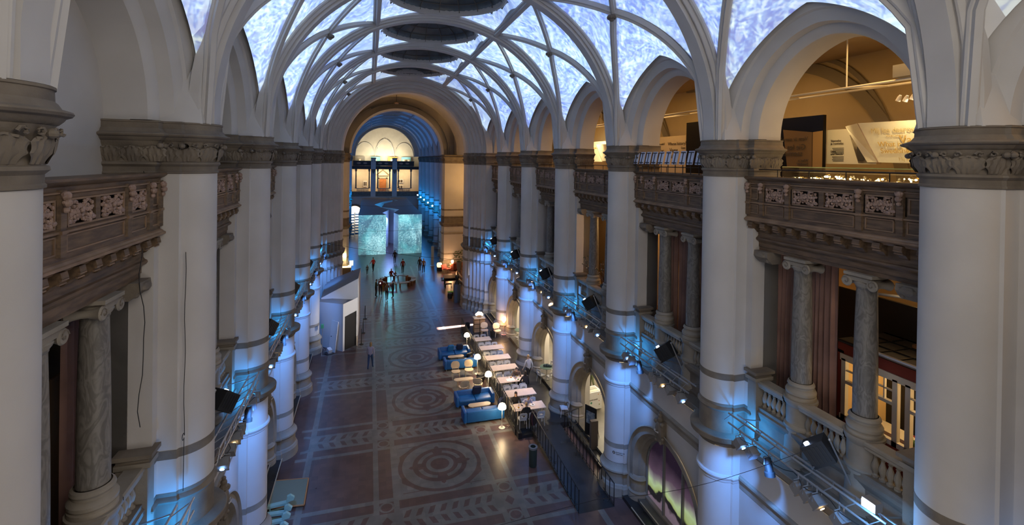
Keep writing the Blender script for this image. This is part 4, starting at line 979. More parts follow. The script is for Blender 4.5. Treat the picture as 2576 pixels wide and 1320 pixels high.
# ---- eleven tilted information frames on stands along the second balcony
def make_info():
    t = thing('information_frame', '', 'information frame'); T = TR(0, 0, .72, 0, R(-9))
    pn = mat('white_card', (.60, .64, .74), .5, (.50, .52, .66), 3); MB().box(-.012, .012, -.15, .15, -.24, .24, pn, TR(0, 0, .50, 0, 0, R(12))).build('panel', t)
    b = MB(); b.box(-.03, -.012, -.125, .125, .17, .2, iron, TR(0, 0, .50, 0, 0, R(12))); b.box(-.03, -.012, -.125, .125, -.2, -.17, iron, TR(0, 0, .50, 0, 0, R(12))); b.box(-.03, -.012, -.012, .012, -.24, .2, iron, TR(0, 0, .50, 0, 0, R(12))); b.build('back_bracket', t)
    b = MB(); b.tube([(0, 0, -.08), (0, 0, .35)], .014, iron, 6); b.ball((0, 0, .18), .028, iron, 6, 4); b.build('stand', t); return t
inf = make_info(); lx, _ = place(1, 0)
ON = ['first', 'second', 'third', 'fourth', 'fifth', 'sixth', 'seventh', 'eighth', 'ninth', 'tenth', 'eleventh']
for i in range(11): putfirst(inf, 'inf', (AX+W0+.70, 13.25+.435*i, 13.5), 0, '%s white information frame along the second balcony, counted from the near pier' % ON[i], 'information frames on the second balcony')
# ---- toy-like red house in the middle gallery of the nearest bay
t = thing('model_house', 'small red house front with white-framed lit windows behind the nearest balustrade', 'house', (12.5, 0, 5.95))
redp = mat('falu_red', (.22, .035, .02), .7); wf = mat('house_white', (.62, .58, .50), .6); ingl = glow('lit_room', (1, .62, .20), .55)
b = MB(); b.box(0, .1, 6.6, 10.3, .2, .95, redp); b.box(0, .1, 6.6, 10.3, 2.72, 3.0, redp); b.box(.0, .1, 10.12, 10.3, .2, 2.8, redp); b.build('board_wall', t)
b = MB(); b.box(-.04, .08, 6.6, 10.2, 2.55, 2.72, wf); b.box(-.04, .08, 6.6, 10.2, .95, 1.08, wf)
for y in (10.1, 9.55, 9.3, 8.75, 8.45, 7.9, 7.55, 7.0): b.box(-.04, .08, y-.06, y+.06, .95, 2.6, wf)
for y0, y1 in ((8.75, 9.3), (7.9, 8.45), (9.55, 10.1), (7.0, 7.55)):
    b.box(-.05, .07, y0, y1, 1.95, 2.03, wf); b.box(-.02, .05, (y0+y1)/2-.015, (y0+y1)/2+.015, 2.0, 2.6, wf); b.box(-.02, .05, y0, y1, 2.28, 2.31, wf)
b.build('window_frame', t)
b = MB(); b.box(.1, 2.6, 6.6, 10.25, 2.98, 3.02, black); b.box(2.5, 2.6, 6.6, 10.3, .0, 3.0, mat('room_paper', (.75, .5, .22), .8)); b.box(.1, 2.5, 10.2, 10.3, 0, 3, mat('room_side', (.7, .5, .25), .8)); b.build('room_shell', t)
b = MB(); b.box(-.1, 2.4, 6.6, 10.3, 3.05, 3.08, mat('tar_paper', (.035, .035, .035), .8)); [b.box(-.1, 2.4, 6.7+.5*i, 6.73+.5*i, 3.08, 3.11, iron) for i in range(7)]; [b.box(-.1+.6*i, -.07+.6*i, 6.6, 10.3, 3.08, 3.12, iron) for i in range(4)]; b.box(1.2, 2.4, 6.6, 9.2, 3.11, 3.2, oakfl); b.build('flat_roof', t)
tag(MB().box(14.2, 14.3, 6.0, 12.9, 5.96, 10.0, black).build('black_partition'), 'black partition rising behind the roof of the red house', 'partition')
t = thing('pipe_frame', 'bent grey steel pipe frame on the roof of the red house', 'frame'); MB().tube([(12.3, 9.17, 9.1), (12.3, 9.17, 10.45), (12.3, 9.07, 10.6), (12.3, 6.6, 10.9)], .035, steel, 8).build('hoop', t); MB().tube([(12.25, 9.25, 9.12), (12.25, 7.6, 9.12)], .05, steel, 8).build('foot_rail', t)
light('house_room', 'POINT', (13.6, 8.6, 8.3), 75, (1, .62, .24), size=.2); light('house_room', 'POINT', (13.2, 7.4, 8.0), 45, (1, .62, .24), size=.2); light('house_front', 'AREA', (12.1, 8.2, 10.9), 12, (1, .7, .35), (12.5, 9, 7.5), .5); light('gallery_mid', 'POINT', (15.3, 9.5, 10.9), 80, (1, .58, .2), size=.3); light('gallery_mid', 'POINT', (14.5, 12.9, 8), 60, (1, .42, .08), size=.3)
for k in (3,): light('gallery_mid', 'POINT', (13.5, midY(k)+.5, 10.6), 160, (1, .58, .2), size=.3)
for k in (2, 4, 5): light('gallery_mid', 'POINT', (14.5, midY(k), 9.6), 25, (1, .55, .2), size=.3)
def spindle_chair(loc, rot, lab):
    t = thing('spindle_chair', lab, 'chair', loc, rot); m_ = mat('honey_wood', (.5, .26, .08), .4)
    MB().prism([(.22*cos(a), .22*sin(a)) for a in [2*pi*i/12 for i in range(12)]], .42, .46, m_).build('seat', t)
    for a in (.8, 2.3, 3.9, 5.4): MB().tube([(.15*cos(a), .15*sin(a), .42), (.22*cos(a), .22*sin(a), 0)], .015, m_, 5).build('leg', t)
    b = MB(); [b.tube([(.16*cos(a), .16*sin(a), .46), (.2*cos(a), .2*sin(a), .9)], .01, m_, 5) for a in [R(-60+24*i) for i in range(6)]]; b.tube([(.21*cos(a), .21*sin(a), .9) for a in [R(-70+14*i) for i in range(11)]], .018, m_, 5); b.build('backrest', t)
spindle_chair((13.1, 8.0, 6.55), 2.6, 'honey-coloured spindle chair inside the lit window of the red house')
t = thing('geranium_pot', 'red flowering pot plant on the window ledge inside the red house', 'plant', (12.8, 8.55, 6.85)); MB().lathe([(.05, 0), (.075, .12), (.07, .12)], mat('terracotta', (.4, .14, .07), .8), n=10).build('pot', t)
b = MB(); rnd = random.Random(2); [b.ball((rnd.uniform(-.1, .1), rnd.uniform(-.1, .1), .18+rnd.random()*.12), .04, mat('leaf_green', (.06, .16, .03), .6), 5, 4) for _ in range(12)]; b.build('leaves', t); b = MB(); [b.ball((rnd.uniform(-.09, .09), rnd.uniform(-.09, .09), .3+rnd.random()*.06), .025, mat('red_petals', (.6, .02, .04), .6), 5, 4) for _ in range(8)]; b.build('blossoms', t)
t = thing('kitchen_bench', 'pale bench seat inside the red house room', 'bench', (13.5, 9.6, 5.95)); MB().box(-.25, .25, -.6, .6, .75, .82, wf).build('seat', t); MB().box(-.22, .22, -.55, .55, 0, .75, wf).build('chest', t)
# flowering branches and stone head on the third balustrade
def branch(t, base, seed, up, m_, lean=0):
    rnd = random.Random(seed); b = MB(); lf = MB()
    for q in range(6):
        p = Vector(base); pts = [p.copy()]; d = Vector((rnd.uniform(-.15, .1), rnd.uniform(-.35, .35)+lean, 1))
        for i in range(8): d += Vector((rnd.uniform(-.2, .2), rnd.uniform(-.35, .35), rnd.uniform(-.15, .1))); p = p+d.normalized()*up*.13; pts.append(p.copy())
        b.tube(pts, [.018-.0017*i for i in range(9)], m_, 5)
        for i in range(5, 9): lf.ball(pts[i]+Vector((rnd.uniform(-.06, .06),)*3), .03, mat('blossom', (.5, .4, .25), .6) if i % 2 else mat('small_leaf', (.08, .1, .03), .6), 5, 3)
    b.build('twigs', t); lf.build('blossoms', t)
for i, (y, ln) in enumerate(((1.35, 0), (-.25, .25))):
    t = thing('twig_arrangement', ['knotted bare branches with small blossoms, left of the farther column of the third bay', 'crooked flowering branch between the columns of the third bay'][i].replace('left of', 'beyond'), 'plant', (AX+W0+1.35, midY(3)+y, 7.64)); branch(t, (0, 0, 0), 4+i, 1.3, mat('bark', (.09, .05, .03), .8), ln)
tag(MB().ball((AX+W0+1.2, midY(3)-.35, 7.8), .16, black, 10, 7, (1, 1.2, .8)).build('black_hat'), 'small black rounded object on the balustrade between the third bay columns', 'ornament')
tag(MB().box(AX+W0+.86, AX+W0+.9, midY(3)+1.55, midY(3)+1.8, 6.9, 7.3, white).build('wireless_box'), 'small white box hanging on the balustrade of the third bay', 'box')

# ================================================================= GROUND LEVEL
def cyl(b, x, y, z0, z1, r, m_, n=10): return b.lathe([(.001, z0), (r, z0), (r, z1), (.001, z1)], m_, (x, y, 0), n)
# café platform, ramp and steps
slab('floor_cafe_platform', 7.2, 10.3, 23.3, 38.6, 0, .3, slate)
b = MB(); b.add([(8.05, 17.4, .004), (9.62, 17.4, .004), (9.62, 23.3, .3), (8.05, 23.3, .3), (8.05, 23.3, 0), (9.62, 23.3, 0)], [(0, 1, 2, 3), (0, 3, 4), (1, 5, 2), (0, 4, 5, 1)], slate); tag(b.build('floor_ramp'), kind='structure')
b = MB(); b.box(7.45, 8.05, 22.95, 23.3, 0, .15, slate); b.box(7.25, 7.45, 22.9, 23.3, 0, .3, black); tag(b.build('floor_steps'), kind='structure')
brm = mat('dull_brass_edge', (.5, .42, .3), .4)
for d, z in ((.35, .165), (.75, .305)):
    for s_, y0, y1 in ((1, -2, 17), (1, 38.6, 42.8), (-1, -2, 42.8)):
        tag(MB().box(sidex(s_, d)-.02, sidex(s_, d)+.02, y0, y1, z-.02, z, brm).build('trim_nosing'), kind='structure')
def railing(name, lab, p0, p1, h, step, m_=iron, r=.018):
    p0, p1 = Vector(p0), Vector(p1); L_ = (p1-p0).length; n_ = round(L_/step); t = thing(name, lab, 'railing', p0)
    MB().tube([(0, 0, h), tuple(p1-p0+Vector((0, 0, h)))], .025, m_, 6).build('handrail', t); MB().tube([(0, 0, .1), tuple(p1-p0+Vector((0, 0, .1)))], .015, m_, 5).build('bottom_rail', t)
    bb = None
    for i in range(n_+1):
        q = (p1-p0)*(i/n_); o = MB().tube([(0, 0, 0), (0, 0, h)], r*.6 if i % 6 else r, m_, 5).build('bar', t) if bb is None else cp(bb, (0, 0, 0)); bb = bb or o; o.parent = t; o.location = q
    return t
railing('black_railing', 'long black bar railing between the blue sofas and the café tables', (7.2, 23.32, .3), (7.2, 38.1, .3), .98, .24)
railing('ramp_railing', 'black ramp railing on the side of the dark floor litter bin', (8.06, 17.45, 0), (8.06, 23.1, .28), .9, .38)
railing('ramp_railing', 'black ramp railing on the side of the aurora window', (9.6, 17.45, 0), (9.6, 22.6, .28), .9, .38)
railing('ramp_railing', 'short thin railing across the top of the ramp beside the easel', (9.6, 22.6, .3), (10.5, 22.9, .3), .85, .45)
t = thing('litter_bin', 'round dark green litter bin standing beside the foot of the café steps', 'bin', (7.28, 20.75, 0)); bm = mat('dark_bin', (.03, .05, .05), .5)
MB().lathe([(.001, 0), (.17, 0), (.18, .02), (.19, .85), (.12, .86), (.12, .5), (.001, .5)], bm, n=18).build('body', t); MB().lathe([(.19, .80), (.205, .80), (.205, .88), (.12, .88)], grey_case, n=18).build('rim', t)
t = thing('litter_bin', 'small black ribbed basket on the platform between the two upright wooden chairs', 'bin', (9.25, 36.2, .3)); MB().lathe([(.15, 0), (.2, .45), (.17, .45), (.12, .05), (.001, .05)], black, n=14).build('basket', t)
t = thing('litter_bin', 'dark round bin at the far end of the long café railing', 'bin', (7.75, 38.5, 0)); MB().lathe([(.001, 0), (.2, 0), (.22, .7), (.15, .7), (.14, .3)], black, n=14).build('basket', t)
# sofas
blue = mat('blue_leather', (.012, .13, .42), .45, (.010, .11, .36), 4)
navy = mat('navy_cushion', (.008, .014, .05), .8); bluec = mat('bright_blue_cushion', (.015, .15, .42), .8); greyc = mat('grey_cushion', (.05, .055, .06), .9)
def rbox(b, x0, x1, y0, y1, z0, z1, m_, r=.05):
    pts = []
    for cx_, cy_, a0 in ((x1-r, y1-r, 0), (x0+r, y1-r, 90), (x0+r, y0+r, 180), (x1-r, y0+r, 270)):
        for i in range(4): a = R(a0+30*i); pts.append((cx_+r*cos(a), cy_+r*sin(a)))
    def ring(z, k): 
        cx_, cy_ = (x0+x1)/2, (y0+y1)/2; return [(cx_+(x-cx_)*(1-k*2/(x1-x0)), cy_+(y-cy_)*(1-k*2/(y1-y0)), z) for x, y in pts]
    b.loft([ring(z0, r*.5), ring(z0+r*.4, 0), ring(z1-r, 0), ring(z1-r*.3, r*.3), ring(z1, r)], m_, True, True)
def sofa(W=2.2):
    t = thing('sofa', '', 'sofa')                        # front looks to -y, back at y=.88
    b = MB(); rbox(b, -W/2+.14, W/2-.14, .05, .75, .12, .32, blue); b.build('frame', t)
    for sg in (-1, 1): b = MB(); rbox(b, sg*W/2-(.17 if sg > 0 else 0), sg*W/2+(.17 if sg < 0 else 0), 0, .88, .1, .64, blue, .05); b.build('armrest', t)
    b = MB(); rbox(b, -W/2+.15, W/2-.15, .68, .88, .1, .66, blue, .05); b.build('backrest', t)
    for sg in (-1, 1): b = MB(); rbox(b, *sorted((sg*.01, sg*(W/2-.17))), .02, .7, .30, .44, blue, .05); b.build('seat_cushion', t)
    for x_ in (-W/2+.12, W/2-.12):
        for y_ in (.1, .78): MB().lathe([(.03, 0), (.03, .1)], steel, (x_, y_, 0), 8).build('leg', t)
    return t
so = sofa(); so.location = (5.85, 33.25, 0); so['label'] = 'blue leather sofa farthest from the camera, with a bright blue and a navy cushion'
dup(so, (5.98, 32.42, 0), pi, 'blue sofa seen from behind in the farther pair, with flat grey cushions')
dup(so, (5.88, 26.55, 0), 0, 'blue sofa in the nearer pair facing the camera, one dark cushion on it')
dup(so, (5.98, 25.70, 0), pi, 'blue sofa nearest the camera, seen from behind beside the front mushroom lamp')
def cushion(loc, rot, m_, lab, sx=.24, sz=.24, tilt=25):
    b = MB(); T = Matrix.Translation(loc) @ Matrix.Rotation(rot, 4, 'Z') @ Matrix.Rotation(R(tilt), 4, 'X'); rings = []
    for i in range(-4, 5):
        v = i/4; th = .07*sqrt(max(0, 1-v*v))+.005; rings.append([tuple(T @ Vector((sx*cos(a)*(1 if abs(cos(a)) > .7 else 1.0)*min(1.25, 1/max(abs(cos(a)), abs(sin(a))))*(1-.06*v*v)*(1-.1*abs(v)), th*i/4*1.0 if 0 else v*.075, sz*sin(a)*min(1.25, 1/max(abs(cos(a)), abs(sin(a))))*(1-.1*abs(v))))) for a in [2*pi*k/20 for k in range(20)]])
    b.loft(rings, m_, True, True); tag(b.build('cushion'), lab, 'cushion')
cushion((5.62, 33.72, .68), .1, bluec, 'bright blue cushion leaning on the farthest sofa'); cushion((6.25, 33.72, .70), -.15, navy, 'dark navy cushion leaning on the farthest sofa beside the bright blue one')
cushion((5.5, 31.98, .5), .1, greyc, 'flat dark grey cushion lying on the farther back-turned sofa, nearer its free end', .28, .2, 75); cushion((6.0, 32.0, .55), 0, greyc, 'grey cushion in the middle of the farther back-turned sofa', .26, .2, 60); cushion((6.75, 32.6, .55), .6, black, 'round black cushion at the railing end of the farther back-turned sofa', .2, .2, 70)
cushion((6.05, 27.1, .7), .05, navy, 'very dark square cushion standing on the sofa beside the third table group', .27, .27, 20); cushion((6.95, 25.3, .72), .9, navy, 'dark blue cushion upright in the corner of the nearest sofa behind the front lamp', .22, .25, 10)
ash = mat('ash_wood', (.62, .50, .36), .45, (.55, .43, .3), 4, stretch=(1, 6, 1)); pinkt = mat('pale_table_top', (.62, .50, .42), .42, (.56, .45, .38), 3)
def oval_table(loc, L_, lab):
    t = thing('coffee_table', lab, 'table', loc); b = MB(); w_ = .2; pts = [((L_/2-w_)*(1 if cos(a) > 0 else -1)+w_*cos(a), w_*sin(a)) for a in [2*pi*(i+.5)/24 for i in range(24)]]; b.prism(pts, .42, .46, ash); b.build('table_top', t)
    for x_ in (-L_/2+.25, L_/2-.25):
        for y_ in (-.1, .1): MB().tube([(x_, y_, .42), (x_*1.05, y_*1.2, 0)], .018, ash, 6).build('leg', t)
oval_table((5.95, 25.93, 0), 1.25, 'long oval pale coffee table between the nearer pair of blue sofas'); oval_table((5.82, 32.75, 0), 1.1, 'oval pale coffee table between the farther pair of blue sofas'); oval_table((5.68, 29.2, 0), 1.2, 'oval pale coffee table among the four round-backed wooden chairs')
def lounge():
    t = thing('lounge_chair', '', 'chair'); b = MB(); rings = []                 # faces -y
    for z, k in ((.40, .0), (.43, .0)): rings.append([(.27*cos(a)*(1+.12*(abs(sin(2*a)))), .24*sin(a)*(1+.12*abs(sin(2*a))), z+.02*cos(a)**2) for a in [2*pi*i/24 for i in range(24)]])
    b.loft(rings, ash, True, True); b.build('seat', t)
    b = MB(); rings = []
    for y_ in (.0, .03): rings.append([(.27*cos(a)*(1+.12*abs(sin(2*a))), .27+y_+.10*(.5+.5*sin(a))-.06*cos(a)**2, .70+.21*sin(a)*(1+.12*abs(sin(2*a)))) for a in [2*pi*i/24 for i in range(24)]])
    b.loft(rings, ash, True, True); b.build('backrest', t)
    for x_ in (-.2, .2):
        MB().tube([(x_, -.16, .40), (x_*1.2, -.22, 0)], .017, ash, 6).build('leg', t); MB().tube([(x_*.9, .3, .60), (x_, .2, .40), (x_*1.2, .26, 0)], .017, ash, 6).build('leg', t)
    return t
lo = lounge()
for i, (x_, y_, z_, r_, lb) in enumerate(((5.42, 30.45, 0, -.05, 'round-backed wooden lounge chair facing the camera, beyond the coffee table, farther from the railing'), (6.28, 30.5, 0, -.1, 'round-backed wooden lounge chair facing the camera, beyond the coffee table, nearer the railing'), (5.5, 28.3, 0, pi+.08, 'wooden lounge chair with its back to the camera, farther from the railing'), (6.42, 28.45, 0, pi-.35, 'wooden lounge chair with its back to the camera beside the black basket'), (8.7, 36.5, .3, -.1, 'wooden chair beside the small cabinet at the far end of the café platform'), (9.63, 36.15, .3, .1, 'wooden chair beside the rose-coloured standing lamp on the platform'))): putfirst(lo, 'lo', (x_, y_, z_), r_, lb)
t = thing('wicker_pouf', 'round black lidded basket between the railing and the wooden lounge chairs', 'basket', (6.83, 29.55, 0)); MB().lathe([(.001, 0), (.2, 0), (.27, .2), (.26, .42), (.2, .5), (.001, .52)], black, n=18).build('body', t); MB().lathe([(.262, .36), (.28, .37), (.265, .40)], grey_case, n=18).build('band', t)
shade_g = glow('lamp_shade_glow', (1, .80, .48), 7); lampw = mat('white_lacquer', (.75, .70, .62), .35)
def mushroom():
    t = thing('floor_lamp', '', 'lamp'); MB().lathe([(.001, 0), (.17, .01), (.165, .03), (.06, .05), (.025, .12), (.014, .3), (.013, 1.05)], lampw, n=18).build('stand', t)
    MB().lathe([(.21, 1.02), (.215, 1.05), (.205, 1.14), (.16, 1.23), (.09, 1.275), (.001, 1.29)], shade_g, n=22).build('lamp_shade', t); MB().tube([(.1, 0, .02), (.25, -.1, .01), (.38, .05, .01), (.3, .15, .01), (.5, .1, .01), (.62, -.2, .01)], .008, lampw, 5).build('cord', t); return t
mu = mushroom()
for x_, y_, lb in ((6.74, 24.12, 'white mushroom floor lamp nearest the camera, beside the nearest blue sofa'), (6.95, 28.0, 'white mushroom floor lamp standing behind the dark-cushioned blue sofa'), (6.86, 30.66, 'white mushroom floor lamp beside the farther back-turned sofa and wooden chairs'), (6.96, 34.7, 'white mushroom floor lamp farthest from the camera behind the farthest sofa')):
    putfirst(mu, 'mu', (x_, y_, 0), 0, lb); light('floor_lamp_light', 'POINT', (x_, y_, .92), 34, (1, .72, .38), size=.12); light('floor_lamp_light', 'POINT', (x_-.02, y_-.02, 1.45), 26, (1, .72, .38), size=.14)
def tall_lamp(loc, lab, m_, e):
    t = thing('floor_lamp', lab, 'lamp', loc); MB().lathe([(.001, 0), (.2, .01), (.2, .03), (.02, .04), (.012, .1), (.012, .98)], m_, n=16).build('stand', t); MB().lathe([(.07, .95), (.17, 1.12), (.17, 1.25), (.13, 1.36), (.001, 1.37)], glow('pink_shade_glow', (1, .58, .30), 9), n=8, smooth=False).build('lamp_shade', t)
    light('tall_lamp_light', 'POINT', (loc[0]-.3, loc[1]-.3, loc[2]+1.0), e, (1, .55, .25), size=.15)
rose = mat('rose_lacquer', (.6, .32, .26), .4); tall_lamp((10.2, 36.35, .3), 'standing lamp with a glowing faceted rose shade at the far end of the café', rose, 45)
# café tables and chairs
def cafe_table(Wt=1.72):
    t = thing('cafe_table', '', 'table'); b = MB(); b.box(-Wt/2, Wt/2, -.37, .37, .715, .745, pinkt); b.build('table_top', t)
    for x_ in (-Wt/2+.2, Wt/2-.2):
        for y_ in (-.26, .26): MB().tube([(x_, y_, .715), (x_+.0, y_*1.1, 0)], .022, ash, 6).build('leg', t)
    return t
chm = mat('white_plastic', (.52, .52, .52), .4)
def cafe_chair():
    t = thing('cafe_chair', '', 'chair')                 # faces +y, back toward -y
    b = MB(); rbox(b, -.2, .2, -.2, .2, .43, .46, chm, .06); b.build('seat', t)
    b = MB(); n = 28; O = []; I = []
    for i in range(n):
        a = 2*pi*i/n; k = min(1.22, 1/max(abs(cos(a)), abs(sin(a)))); O.append((.21*cos(a)*k*.97, -.22-.05*(.5+.5*sin(a)), .64+.17*sin(a)*k*.95)); I.append((.105*cos(a), -.215-.05*(.5+.25*sin(a)), .64+.055*sin(a)))
    for dy in (0, .018): b.loft([[(x, y+dy, z) for x, y, z in O], [(x, y+dy, z) for x, y, z in I]], chm)
    b.loft([O, [(x, y+.018, z) for x, y, z in O]], chm); b.loft([I, [(x, y+.018, z) for x, y, z in I]], chm); b.build('backrest', t)
    for x_ in (-.17, .17):
        MB().tube([(x_, .17, .43), (x_*1.1, .2, 0)], .013, chm, 6).build('leg', t); MB().tube([(x_*.95, -.2, .56), (x_, -.18, .43), (x_*1.1, -.24, 0)], .013, chm, 6).build('leg', t)
    return t
ct = cafe_table(); cc = cafe_chair(); TY = [(23.97, 'front'), (25.5, 'second'), (27.2, 'third'), (28.9, 'fourth'), (30.5, 'fifth'), (32.2, 'sixth')]
for i, (y_, o_) in enumerate(TY):
    putfirst(ct, 'ct', (8.12, y_, .3), 0, 'long pale café table, %s of the row counted from the ramp' % o_, 'long café tables')
    xs = [7.62, 8.1, 8.56]
    for j, x_ in enumerate(xs):
        w_ = ['next to the railing', 'in the middle', 'on the aisle side'][j]
        if not (i == 0 and j == 0 and False): putfirst(cc, 'cc', (x_+.05*i*0, y_-.52, .3), random.uniform(-.12, .12), 'white café chair %s, near side of the %s table' % (w_, o_), 'white café chairs')
        putfirst(cc, 'cc', (x_, y_+.5, .3), pi+random.uniform(-.1, .1), 'white café chair %s, far side of the %s table' % (w_, o_), 'white café chairs')
t7 = cafe_table(1.26); t7.location = (7.9, 33.9, .3); tag(t7, 'shorter pale café table, last of the row beside the small cabinet', 'table', 'long café tables')
for x_, w_ in ((7.65, 'next to the railing'), (8.15, 'on the aisle side')):
    dup(cc, (x_, 33.38, .3), 0, 'white café chair %s, near side of the short last table' % w_); dup(cc, (x_, 34.4, .3), pi, 'white café chair %s, far side of the short last table' % w_)
# low wooden cabinet with a small cloud-shaped lamp, and its beam of light
t = thing('drawer_cabinet', 'small wooden cabinet with dark bands at the far end of the café railing', 'cabinet', (8.5, 37.6, .3)); cw = mat('crate_wood', (.42, .26, .14), .55, (.33, .2, .1), 4)
MB().box(-.42, .42, -.28, .28, 0, 1.05, cw).build('body', t); MB().box(-.46, .46, -.32, .32, 1.05, 1.1, ash).build('top', t); b = MB(); [b.box(-.43, .43, -.295, -.28, z_, z_+.035, black) for z_ in (.3, .62, .95)]; b.box(-.02, .02, -.29, -.28, 0, 1.05, black); b.build('band', t)
t = thing('cloud_lamp', 'small bright cloud-shaped lamp on the wooden cabinet', 'lamp', (8.5, 37.6, 1.41)); b = MB(); [b.ball((x_, 0, z_), r_, glow('cloud_glow', (1, .82, .6), 6), 10, 7, (1, .6, 1)) for x_, z_, r_ in ((-.2, .22, .11), (-.05, .3, .14), (.13, .27, .13), (.25, .18, .09))]; b.build('shade', t); MB().box(-.16, .16, -.08, .08, 0, .16, cw).build('box', t)
def beam():
    o = light('slit_beam', 'SPOT', (10.5, 40.25, 2.2), 60000, (1, .93, .84), (8.17, 40.0, 0), .01, 40, .1); L = o.data; L.use_nodes = True; nt = L.node_tree; N, K = nt.nodes, nt.links
    g = N.new('ShaderNodeNewGeometry'); d = N.new('ShaderNodeVectorMath'); d.operation = 'DOT_PRODUCT'; K.new(g.outputs['Incoming'], d.inputs[0])
    nn = Vector((-3.1, -.3, 0)).cross(Vector((0, 0, 1))).normalized(); d.inputs[1].default_value = nn
    a = N.new('ShaderNodeMath'); a.operation = 'ABSOLUTE'; K.new(d.outputs['Value'], a.inputs[0]); m = N.new('ShaderNodeMapRange'); K.new(a.outputs[0], m.inputs[0]); m.inputs[1].default_value = .045; m.inputs[2].default_value = .065; m.inputs[3].default_value = 1; m.inputs[4].default_value = 0
    K.new(m.outputs[0], N['Emission'].inputs['Strength'])
beam()
for y_, x_ in ((25.0, 8.2), (28.3, 8.2), (31.5, 8.0)): light('cafe_spot', 'SPOT', (9.75, y_+.4, 6.9), 1500, (1, .76, .56), (x_, y_, 1), .06, 56, .9)
# aisle behind the arches: round tables, side chairs, ice-cream freezer, stacked chairs, easel
gt = mat('green_round_top', (.10, .16, .14), .3)
for x_, y_, lb in ((10.75, 28.3, 'round grey-green table with a dark bag on it in front of the fourth arch'), (11.1, 35.0, 'small round table in front of the fifth arch near the rose lamp'), (12.6, 29.5, 'round table inside the lit fourth archway')):
    t = thing('round_table', lb, 'table', (x_, y_, .3)); MB().lathe([(.001, .72), (.42, .72), (.43, .735), (.42, .75), (.001, .75)], gt, n=28).build('table_top', t); MB().lathe([(.03, .72), (.03, .05), (.25, .03), (.25, 0), (.001, 0)], steel, n=12).build('pedestal', t)
for x_, y_, r_, lb in ((10.12, 30.6, 1.2, 'white side chair against the pier between the third and fourth arch'), (10.3, 28.0, -1.2, 'white chair at the round table with the dark bag, on its café side'), (10.75, 27.6, .1, 'white chair on the near side of the round table with the dark bag'), (11.2, 28.7, 2.2, 'white chair on the arch side of the round table with the dark bag'), (10.1, 23.9, 1.35, 'white side chair alone beside the nearer arch jamb above the ramp'), (10.8, 34.4, .3, 'white chair at the small round table near the rose lamp'), (12.5, 30.3, 2.8, 'white chair inside the lit fourth archway')): dup(cc, (x_, y_, .3), r_, lb)
t = thing('dark_bag', 'dark blue bag or jacket lying on the round table in front of the fourth arch', 'bag', (10.8, 28.3, 1.05)); b = MB(); [b.ball((x_, y_, .06), r_, mat('dark_blue_cloth', (.012, .03, .05), .8), 9, 6, (1.2, 1, .7)) for x_, y_, r_ in ((-.15, .05, .1), (0, .02, .13), (.12, -.08, .1), (.2, -.12, .07))]; b.build('cloth', t)
t = thing('ice_cream_freezer', 'white ice-cream freezer covered in small stickers inside the nearer open arch', 'freezer', (11.85, 24.3, .3)); T = Matrix.Rotation(R(8), 4, 'Z'); b = MB(); b.box(-.48, .48, -.35, .35, .06, 1.0, white, T); b.build('body', t); b = MB(); b.box(-.4, .4, -.02, .26, 1.0, 1.02, mat('grey_lid_glass', (.35, .36, .33), .2), T); b.box(-.4, .4, -.28, -.06, 1.0, 1.02, mat('frosty_inside', (.5, .47, .4), .6), T); b.build('lid', t)
b = MB(); cols = ((.3, .1, .35), (.6, .3, .1), (.1, .3, .2), (.6, .2, .2), (.02, .02, .02), (.2, .3, .05))
for i, (x_, z_, r_) in enumerate(((-.42, .88, .055), (.25, .86, .03), (-.2, .45, .06), (.3, .5, .03), (-.3, .3, .03), (.32, .3, .035), (.43, .8, .02))): b.lathe([(.001, 0), (r_, 0)], mat('sticker_%d' % i, cols[i % 6], .6), n=12, T=T @ Matrix.Translation((x_, -.355, z_)) @ Matrix.Rotation(pi/2, 4, 'X'))
b.build('stickers', t); text('GOTE GLACE', 'lettering', .085, (-.26, -.41, .58), (pi/2, 0, R(8)), ink, t)
for q in range(7): dup(cc, (12.0+.05*q, 25.9+.04*q, .3+.13*q), pi-.3, '%s white chair, counted from the floor, in the stack behind the freezer' % ON[q])
t = thing('menu_easel', 'dark framed menu board standing at the head of the ramp', 'sign', (10.55, 21.6, .3)); T = TR(0, 0, 0, R(-62)); MB().box(-.34, .34, -.02, .02, .1, 1.55, black, T).build('board', t); MB().box(-.25, .25, -.03, -.02, .7, 1.3, mat('menu_poster', (.06, .12, .2), .5, (.4, .45, .5), 5), T).build('poster', t); b = MB(); [b.tube([T @ Vector((x_, .02, 1.4)), T @ Vector((x_, .35, 0))], .015, steel, 5) for x_ in (-.25, .25)]; b.build('prop', t)
tag(MB().box(10.25, 10.6, 20.9, 21.1, .02, 1.5, mat('dark_board', (.12, .10, .09), .6)).build('display_board'), 'narrow brown upright board beside the menu easel by the second pier', 'board')
